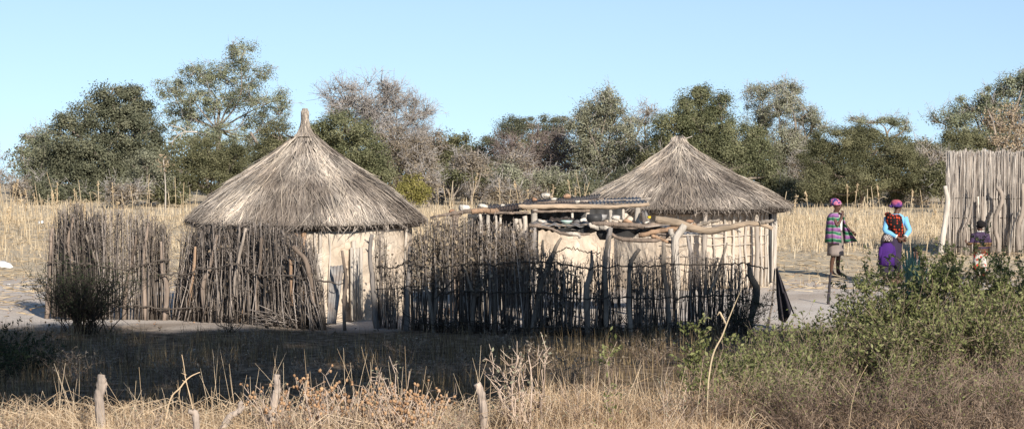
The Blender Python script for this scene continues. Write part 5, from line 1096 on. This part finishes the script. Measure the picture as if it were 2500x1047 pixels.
# foreground grass: lit strip near the camera and sparse shaded tufts behind it
def arcs(mb, B, L, r, tint, spread=.8, zlift=.7):
    """bent dry stems arching over in every direction"""
    n = len(B); a = rng.uniform(0, 6.28, n); d = np.stack([np.cos(a), np.sin(a), np.zeros(n)], 1); L = np.broadcast_to(L, (n,))[:, None]; sp_ = np.abs(rng.normal(size=(n, 1)))*spread
    up = np.array([0, 0, 1.]); k1 = B+L*(.38*up+.10*sp_*d); k2 = B+L*((.62*zlift+.1)*up+.38*sp_*d)+.02*rng.normal(size=(n, 3)); k3 = B+L*(np.maximum(.62-.35*sp_, .08)*zlift*1.25*up+.75*sp_*d)
    tubes(mb, np.stack([B, k1, k2, k3], 1), np.broadcast_to(np.asarray(r), (n,))[:, None]*np.array([[1, .9, .75, .4]]), 3, tint)
mb = MB()
def fgn(B, lo=-.4):
    v = np.array([mnoise.noise(Vector((p[0]*.7, p[1]*.7, 9))) for p in B]); dens = np.where(B[:, 0]/B[:, 1] > .105, .35, 1.0)
    k = (v > lo) & (rng.uniform(size=len(B)) < dens); return B[k], v[k]
B, v = fgn(scatter(30000, -hx, hx, 18.5, 24.9)); blades(mb, B, np.maximum((.22+.24*v)*rng.uniform(.4, 1.3, len(B)), .08), rng.uniform(.003, .007, len(B)), .9, np.clip(rng.normal(.45, .25, len(B)), 0, 1), droop=.9)
B, v = fgn(scatter(9000, -hx, hx, 18.5, 24.8)); arcs(mb, B, (.42+.32*v)*rng.uniform(.5, 1.3, len(B)), rng.uniform(.0015, .0035, len(B)), np.clip(rng.normal(.55, .25, len(B)), 0, 1), 1.0)
B, v = fgn(scatter(3500, -.225, .0, 18.5, 24.4)); arcs(mb, B, (.58+.3*v)*rng.uniform(.6, 1.3, len(B)), rng.uniform(.002, .0045, len(B)), np.clip(rng.normal(.8, .18, len(B)), 0, 1), 1.3)
B, v = fgn(scatter(6500, .0, .09, 20, 25.4), -.9); blades(mb, B, (.42+.5*v)*rng.uniform(.5, 1.3, len(B)), rng.uniform(.003, .006, len(B)), .75, np.clip(rng.normal(.5, .3, len(B)), 0, 1), droop=.8)
B, v = fgn(scatter(3000, .0, .105, 20, 25.4), -.9); arcs(mb, B, (.55+.4*v)*rng.uniform(.5, 1.5, len(B)), rng.uniform(.0015, .004, len(B)), np.clip(rng.normal(.6, .28, len(B)), 0, 1), .8)
# straight stiff stems that stand clear of the tangle
B = scatter(230, -.2, .10, 20, 25.0); e = B+np.stack([.22*rng.normal(size=len(B)), .1*rng.normal(size=len(B)), rng.uniform(.4, .95, len(B))], 1); tubes(mb, np.stack([B, (B+e)/2+.02*rng.normal(size=B.shape), e], 1), np.tile([.0036, .0032, .0016], (len(B), 1)), 3, np.clip(rng.normal(.8, .2, len(B)), 0, 1))
tag(mb.build('foreground_grass', M['straw_fg']), 'tangled dry tan grass along the bottom edge', 'grass', kind='stuff')
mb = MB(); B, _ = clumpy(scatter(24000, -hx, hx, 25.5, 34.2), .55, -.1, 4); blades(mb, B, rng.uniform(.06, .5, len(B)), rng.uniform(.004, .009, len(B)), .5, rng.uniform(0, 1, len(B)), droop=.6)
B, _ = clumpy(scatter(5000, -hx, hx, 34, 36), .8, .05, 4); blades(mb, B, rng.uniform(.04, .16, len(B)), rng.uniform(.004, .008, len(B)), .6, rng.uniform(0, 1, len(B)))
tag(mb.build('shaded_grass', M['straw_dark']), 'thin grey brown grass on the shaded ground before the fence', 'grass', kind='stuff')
mb = MB(); B = scatter(900, -hx, hx, 27, 37.5); B[:, 2] = .0; leaves(mb, B+np.array([0, 0, .03]), rng.uniform(.03, .09, len(B)), .7, 2, rng.uniform(0, .5, len(B))); tag(mb.build('leaf_litter', M['deadleaf']), 'dead leaves scattered over the shaded earth', 'leaf litter', kind='stuff')
# ------------------------------------------------------------------ shrubs
def shrub(name, label, px, d, h, spread, nstem=14, ntwig=160, nleaf=1500, leaf=.045, leafm='leaf_fg', stemm='stem_brown', group=None, lo=.35, r=.008, twl=.3, wr=.4, cat='shrub', lean=0, up=.6, base=None):
    b0 = GX(px, d) if base is None else base; root = thing(name, label, cat, b0, group)
    K = 7; az = rng.uniform(0, 6.28, nstem); s = np.sqrt(rng.uniform(.02, 1, nstem))*spread; hh = h*rng.uniform(.6, 1.0, nstem)*(1-.25*(s/spread)**2)
    u = np.linspace(0, 1, K); st = np.zeros((nstem, K, 3)); out = (u[None]**1.3)*s[:, None]
    st[:, :, 0] = out*np.cos(az)[:, None]+.16*spread*rng.normal(size=(nstem, 1)) + lean*u; st[:, :, 1] = out*np.sin(az)[:, None]*.8+.12*spread*rng.normal(size=(nstem, 1)); st[:, :, 2] = hh[:, None]*u
    st[:, 1:] += rng.normal(size=(nstem, K-1, 3))*.035*h
    ms, ml = MB(), MB(); tubes(ms, st, np.tile(np.linspace(r, r*.35, K), (nstem, 1)), 4, rng.uniform(0, 1, nstem))
    i = rng.integers(0, nstem, ntwig); f = rng.uniform(.2, 1, ntwig)*(K-1); k = np.minimum(f.astype(int), K-2); g = (f-k)[:, None]; b = st[i, k]*(1-g)+st[i, k+1]*g
    tg = unit(st[i, k+1]-st[i, k]); dr = unit(tg*.6+rng.normal(size=(ntwig, 3))*.75+np.array([0, 0, .25])); ln = rng.uniform(.3, 1, ntwig)[:, None]*twl
    m = b+dr*ln*.5+.02*rng.normal(size=(ntwig, 3)); e = b+dr*ln+np.array([0, 0, .12])*ln; tubes(ms, np.stack([b, m, e], 1), np.tile([r*.45, r*.33, r*.2], (ntwig, 1)), 3, rng.uniform(0, 1, ntwig))
    ms.build('stems', M[stemm], root, local=True)
    if nleaf:
        # leaves sit on the upper twigs
        w = np.clip((e[:, 2]/h-lo)/(1-lo), 0, 1)+.02; w = w/w.sum(); j = rng.choice(ntwig, nleaf, p=w); q = rng.uniform(.15, 1.05, nleaf)[:, None]
        c = np.where(q < .5, b[j]*(1-2*q)+m[j]*2*q, m[j]*(2-2*q)+e[j]*(2*q-1)) + .018*rng.normal(size=(nleaf, 3))
        tj = np.clip(.5+.2*rng.normal(size=ntwig), 0, 1)[j]
        leaves(ml, c, leaf*rng.uniform(.6, 1.35, nleaf), wr, up, np.clip(tj+.15*rng.normal(size=nleaf), 0, 1), axis=dr[j])
        ml.build('leaves', M[leafm], root, local=True)
    return root
# thorn bush in the shade edge, left
shrub('thorn_bush', 'dark spreading thorn bush in front of the left fence', 205, 35.2, 1.25, 1.0, 46, 900, 3800, .03, 'leaf_shade', 'twig_dark_', None, .1, .009, .4) if False else None
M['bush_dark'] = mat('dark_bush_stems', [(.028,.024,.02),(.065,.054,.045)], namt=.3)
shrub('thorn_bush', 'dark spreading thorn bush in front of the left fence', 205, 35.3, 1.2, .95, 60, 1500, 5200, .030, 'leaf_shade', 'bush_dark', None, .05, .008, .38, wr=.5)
shrub('bare_shrub', 'small leafless twiggy shrub on the path edge before the brushwood screen', 562, 35.6, .42, .4, 16, 60, 0, 0, stemm='bush_dark', r=.006, twl=.2)
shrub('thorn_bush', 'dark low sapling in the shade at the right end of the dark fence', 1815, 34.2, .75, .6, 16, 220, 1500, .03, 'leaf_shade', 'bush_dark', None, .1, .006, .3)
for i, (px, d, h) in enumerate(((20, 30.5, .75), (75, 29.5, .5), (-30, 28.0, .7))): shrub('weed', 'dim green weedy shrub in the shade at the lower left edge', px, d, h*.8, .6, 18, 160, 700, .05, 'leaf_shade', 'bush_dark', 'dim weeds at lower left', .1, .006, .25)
# leafy green shrubs that fill the lower right: top pixel, depth
gs = [(1905, 28.5, 815), (1980, 28.0, 790), (2060, 27.5, 760), (2110, 28.8, 715), (2165, 28.2, 628), (2195, 28.6, 632), (2225, 27.6, 640), (2285, 28.4, 668), (2340, 27.8, 645), (2400, 28.5, 632), (2450, 27.5, 650), (2510, 28.2, 645), (1850, 26.8, 850), (1790, 26.0, 880), (1880, 25.2, 860), (1930, 26.4, 850), (2020, 25.8, 830), (2110, 26, 790), (2200, 25.6, 770), (2300, 25.6, 765), (2390, 25.8, 760), (2480, 25.6, 755)]
for i, (px, d, top) in enumerate(gs):
    h = P(px, top, d)[2]*(rng.uniform(1.1, 1.3) if px > 2270 else rng.uniform(.95, 1.12)); back = i < 15
    shrub('leafy_shrub', 'green leafed twiggy shrub in the thicket that fills the lower right' if back else 'half bare brown stemmed shrub at the front of the lower right thicket', px, d, h, rng.uniform(.45, .75), 20, 420 if back else 480, int(rng.uniform(2600, 4000)*(1 if px > 2120 else .5)) if back else int(2200*(1 if px > 2100 else .7)), .055 if back else .045, 'leaf_fg', 'stem_brown', 'leafy shrubs of the thicket' if back else 'half bare shrubs of the thicket', .18 if back else .35, .006, .34)
fr = [(1880, 23.6, 905), (1960, 23.2, 900), (2050, 23.4, 890), (2140, 23.2, 880), (2230, 23.4, 875), (2320, 23.2, 870), (2410, 23.4, 865), (2490, 23.2, 870), (1800, 23.8, 915)]
for i, (px, d, top) in enumerate(fr):
    h = P(px, top, d)[2]; shrub('twiggy_shrub', 'low reddish brown twiggy shrub along the bottom right edge', px, d, h, .55, 30, 420, 420, .035, 'leaf_fg', 'stem_brown', 'twiggy shrubs along the bottom right edge', .4, .005, .3)
for i, (px, d, h, mk) in enumerate(((640, 22.9, .62, 'stem_pink'), (700, 22.2, .55, 'stem_brown'), (800, 22.9, .5, 'stem_pink'), (880, 22.3, .6, 'stem_brown'), (1090, 22.7, .55, 'stem_pink'), (1130, 22.2, .5, 'stem_brown'), (1350, 22.4, .62, 'stem_brown'), (1420, 22.9, .7, 'stem_pink'), (1560, 23.0, .7, 'stem_brown'), (1640, 22.5, .72, 'stem_pink'), (1745, 23.0, .75, 'stem_brown'), (340, 22.4, .5, 'stem_pink'), (60, 22.2, .5, 'stem_brown'), (420, 22.8, .5, 'stem_brown'))):
    shrub('dry_weed', 'wispy reddish brown dry weed in the tangled grass along the bottom edge' if mk == 'stem_brown' else 'wispy pale pinkish dry weed in the tangled grass along the bottom edge', px, d, h, .3, 9, 120, 60, .025, 'f_silver', mk, 'dry weeds, '+('brown' if mk == 'stem_brown' else 'pinkish'), .4, .005, .2)
for i, (px, d, h) in enumerate(((300, 31, .35), (420, 28.5, .4), (560, 30, .3), (700, 28, .4), (880, 29.5, .35), (1010, 31.5, .35), (1120, 28.2, .45), (1330, 30, .4), (1480, 28.6, .4), (1600, 30.5, .45), (180, 28.6, .45), (250, 27.3, .5), (500, 27.2, .45), (640, 32, .3), (780, 27.3, .45), (960, 27.4, .5), (1220, 32.3, .35), (1400, 27.4, .5), (90, 32.5, .35))):
    shrub('shaded_weed', 'low dull weed on the shaded ground before the fence', px, d, h, .45, 14, 110, 260, .04, 'f_brown', 'stem_brown', 'dull weeds in the shade', .1, .004, .2)
shrub('sapling', 'sparse green leafed sapling before the right part of the dark fence', 1700, 23.4, P(0, 785, 23.4)[2], .42, 9, 100, 760, .05, 'leaf_fg', 'stem_brown', None, .45, .007, .3, wr=.5)
shrub('sapling', 'thin leaning green tipped sapling left of the leafy one, before the dark fence', 1475, 22.6, P(0, 800, 22.6)[2], .25, 3, 30, 170, .055, 'leaf_fg', 'stem_brown', None, .2, .007, .25, lean=.25)
shrub('pink_shrub', 'pinkish branchy shrub with few pale leaves in the bottom middle', 1275, 22.8, P(0, 800, 22.8)[2], .36, 13, 170, 160, .038, 'f_silver', 'stem_pink', None, .3, .012, .24, wr=.6)
shrub('pink_shrub', 'thin branchy dry shrub standing above the seed pods', 972, 22.6, P(0, 852, 22.6)[2], .34, 8, 70, 60, .03, 'f_silver', 'stem_pink', None, .5, .010, .24)
shrub('pink_shrub', 'small feathery dry shrub just right of the tilted stump', 745, 22.8, P(0, 862, 22.8)[2], .26, 7, 60, 50, .025, 'f_silver', 'stem_pink', None, .5, .005, .2)
# seed pod plants
def pod_plant(px, d, top, n, label):
    b0 = GX(px, d); root = thing('pod_plant', label, 'plant', b0, 'seed pod plants'); h = P(px, top, d)[2]; ms, mp = MB(), MB()
    for _ in range(n):
        a = rng.normal(size=2)*.22; t = np.array([a[0], a[1]*.6, h*rng.uniform(.7, 1.05)]); p = resample([(a[0]*.2, a[1]*.2, 0), t*.5+rng.normal(size=3)*.03, t], 7); tubes(ms, p, np.linspace(.006, .003, 7), 4, .7)
        for q in range(rng.integers(2, 6)):
            k = p[rng.integers(4, 7)]; e = k+np.array([rng.normal()*.05, rng.normal()*.05, abs(rng.normal())*.05]); tubes(ms, np.array([k, (k+e)/2, e]), np.full(3, .003), 3, .6); rock(mp, e, np.array([.025, .025, .029])*rng.uniform(.7, 1.15), int(rng.integers(99)), rng.uniform(0, 1), .3, 1)
    ms.build('stems', M['stem_pink'], root, local=True); mp.build('seed_pods', M['pod'], root, local=True, smooth=True)['kind'] = 'stuff'
pods = [(668,22.6,950,6),(720,22.4,965,7),(770,22.5,950,7),(830,22.4,945,8),(910,22.4,960,8),(960,22.3,965,8),(1005,22.4,970,8),(1040,22.4,975,8),(650,23.2,965,5),(690,23.5,940,6),(750,23.2,935,7),(800,23.4,960,6),(850,22.9,905,5),(890,23.3,935,7),(935,23.2,955,8),(980,23.1,960,9),(1020,23.4,955,8),(1060,23.2,965,6)]
for i, (px, d, top, n) in enumerate(pods): pod_plant(px, d, top, n, 'tallest seed pod stalk, its orange pods against the dark shade' if i == 12 else 'dry plant with round orange brown seed pods at the bottom left of centre')
# cut stumps and logs
def stump(pts, d, w, label, mk='bark_pale', ground=True, name='stump', snag=None):
    p = W(pts, d)
    if ground: p[-1, 2] = -.06
    g = p[-1].copy(); mb = MB(); log(mb, p-g, np.atleast_1d(w)/sc(d)/2*1.05, n=16, sides=10, rough=.03, tint=.4)
    if snag: log(mb, W(snag, d)-g, [.02, .03], n=5, sides=6)
    o = mb.build(name, M[mk], smooth=True); o.location = g; tag(o, label, 'stump', 'cut posts in the grass')
M['stump'] = mat('cut_wood', [(.36,.29,.24),(.52,.44,.375)], nscale=9, namt=.7, stretch=(1,1,.2), bump=.5, bscale=40)
stump([(245, 915), (245, 945), (246, 985), (248, 1045)], 22.6, [17, 25, 23, 22], 'pale upright cut post with knobbly top at the bottom left', 'stump', snag=[(262, 935), (250, 945)])
stump([(675, 912), (677, 940), (668, 985), (655, 1045)], 22.8, [14, 16, 20, 22], 'tilted brown cut post with a white top among the pod plants', 'stump')
stump([(1163, 938), (1174, 965), (1183, 1000), (1190, 1050)], 22.8, [20, 22, 24, 26], 'blunt brown cut post leaning left, bottom middle', 'stump')
stump([(592, 982), (582, 1003), (555, 1025), (520, 1045)], 22.2, [10, 16, 18, 20], 'forked pale log slanting up out of the grass', 'stump', name='log', snag=[(598, 990), (580, 1008)])
stump([(470, 1000), (480, 1030), (488, 1060)], 21.8, [18, 20, 22], 'short broken log half buried in grass left of the forked log', 'stump', ground=True)
def single(name, label, cat, specs, mk, d):
    root = thing(name, label, cat, GX(specs[0][0][-1][0], d)); mb = MB()
    for pts, r in specs:
        p = W(pts, d)
        log(mb, p, r, n=max(6, len(pts)*4), sides=5, tint=.7)
    mb.build('stem', M[mk], root); return root
single('bent_stalk', 'bent dry cane with a split tip rising left of the forked log', 'stalk', [([(488, 908), (462, 920), (440, 945), (415, 975), (400, 1045)], [.004, .010, .009]), ([(444, 865), (450, 900), (455, 930), (468, 985), (478, 1020)], [.003, .006]), ([(455, 915), (443, 910)], [.004, .002]), ([(457, 935), (445, 927)], [.004, .002]), ([(440, 945), (436, 975)], [.004, .003])], 'straw_fg', 22.4)
single('cane', 'yellow cane slanting up right before the dark fence end', 'cane', [([(1812, 700), (1785, 762), (1762, 820), (1742, 860), (1730, 930), (1724, 1047)], [.003, .007, .008, .007]), ([(1772, 790), (1762, 768), (1756, 762), (1751, 770)], [.009, .011, .004])], 'straw', 23.0)
single('thin_cane', 'long thin pale cane standing in the lower right thicket', 'cane', [([(2118, 890), (2096, 930), (2080, 985), (2072, 1047)], [.0018, .003]), ([(2083, 970), (2050, 930)], [.002, .0015])], 'straw_fg', 22.6)
# sisal
g = GX(2230, 30.5); root = thing('sisal_plant', 'blue green sisal plant with stiff upright blades in front of the sitting person', 'plant', g)
mb = MB(); s = sc(30.5)
for tx, ty, bx in ((2208, 592, 2225), (2216, 586, 2228), (2226, 590, 2230), (2236, 600, 2233), (2247, 604, 2236), (2258, 612, 2238), (2243, 625, 2236), (2200, 612, 2222), (2268, 640, 2240), (2230, 610, 2231), (2221, 604, 2227), (2252, 640, 2236)):
    t = P(tx, ty, 30.5+rng.uniform(-.2, .2)); b = P(bx, 735, 30.5+rng.uniform(-.06, .06)); m = (b+t)/2; sd = unit(np.cross(t-b, [rng.normal()*.3, 1, 0]))*.032; nn = unit(np.cross(sd, t-b))*.012
    tn = rng.uniform(.1, .9); mb.add([b-sd, b+sd, m+sd*.95, m-sd*.95, t, b-nn*1.5, m-nn*1.5], [(0, 3, 6, 5), (5, 6, 2, 1), (0, 1, 2, 3)], [(3, 2, 4), (6, 3, 4), (2, 6, 4)], tn)
mb.build('blades', M['sisal'], root)
mb = MB(); log(mb, [g+np.array([0, 0, -.03]), P(2230, 740, 30.5)], [.09, .06], n=6, sides=8, tint=.4); mb.build('stem', M['bark_grey'], root)
# ------------------------------------------------------------------ daylight and camera
w = bpy.data.worlds.new('World'); S.world = w; w.use_nodes = True; nt = w.node_tree; nt.nodes.clear()
out = nt.nodes.new('ShaderNodeOutputWorld'); bg = nt.nodes.new('ShaderNodeBackground'); sky = nt.nodes.new('ShaderNodeTexSky')
sky.sky_type = 'NISHITA'; sky.sun_disc = False; sky.sun_elevation = SUN_EL; sky.sun_rotation = math.pi - SUN_AZ
sky.altitude = 0; sky.air_density = 1.0; sky.dust_density = 0; sky.ozone_density = .8
bg.inputs[1].default_value = .1
tc = nt.nodes.new('ShaderNodeTexCoord'); va = nt.nodes.new('ShaderNodeVectorMath'); va.inputs[1].default_value = (0, 0, .16)
vn = nt.nodes.new('ShaderNodeVectorMath'); vn.operation = 'NORMALIZE'
nt.links.new(tc.outputs['Generated'], va.inputs[0]); nt.links.new(va.outputs[0], vn.inputs[0]); nt.links.new(vn.outputs[0], sky.inputs[0])
nt.links.new(sky.outputs[0], bg.inputs[0]); nt.links.new(bg.outputs[0], out.inputs[0])
L = bpy.data.lights.new('sun', 'SUN'); L.energy = 5.0; L.angle = rad(.5); L.color = (1, .932, .83)
so = bpy.data.objects.new('sun', L); COL.objects.link(so)
sdir = Vector((math.sin(SUN_AZ)*math.cos(SUN_EL), -math.cos(SUN_AZ)*math.cos(SUN_EL), math.sin(SUN_EL)))
so.rotation_euler = sdir.to_track_quat('Z', 'Y').to_euler(); so.location = (20, -40, 30)
cam = bpy.data.cameras.new('camera'); co = bpy.data.objects.new('camera', cam); COL.objects.link(co); S.camera = co
cam.sensor_width = 36; cam.lens = 36*F/2500; cam.clip_end = 6000; cam.clip_start = .5
co.location = (0, 0, H); co.rotation_euler = (math.pi/2-PITCH, 0, 0)
S.view_settings.view_transform = 'Standard'; S.view_settings.look = 'None'; S.view_settings.gamma = 1; S.view_settings.exposure = .62
S.cycles.max_bounces = 6; S.cycles.transparent_max_bounces = 4
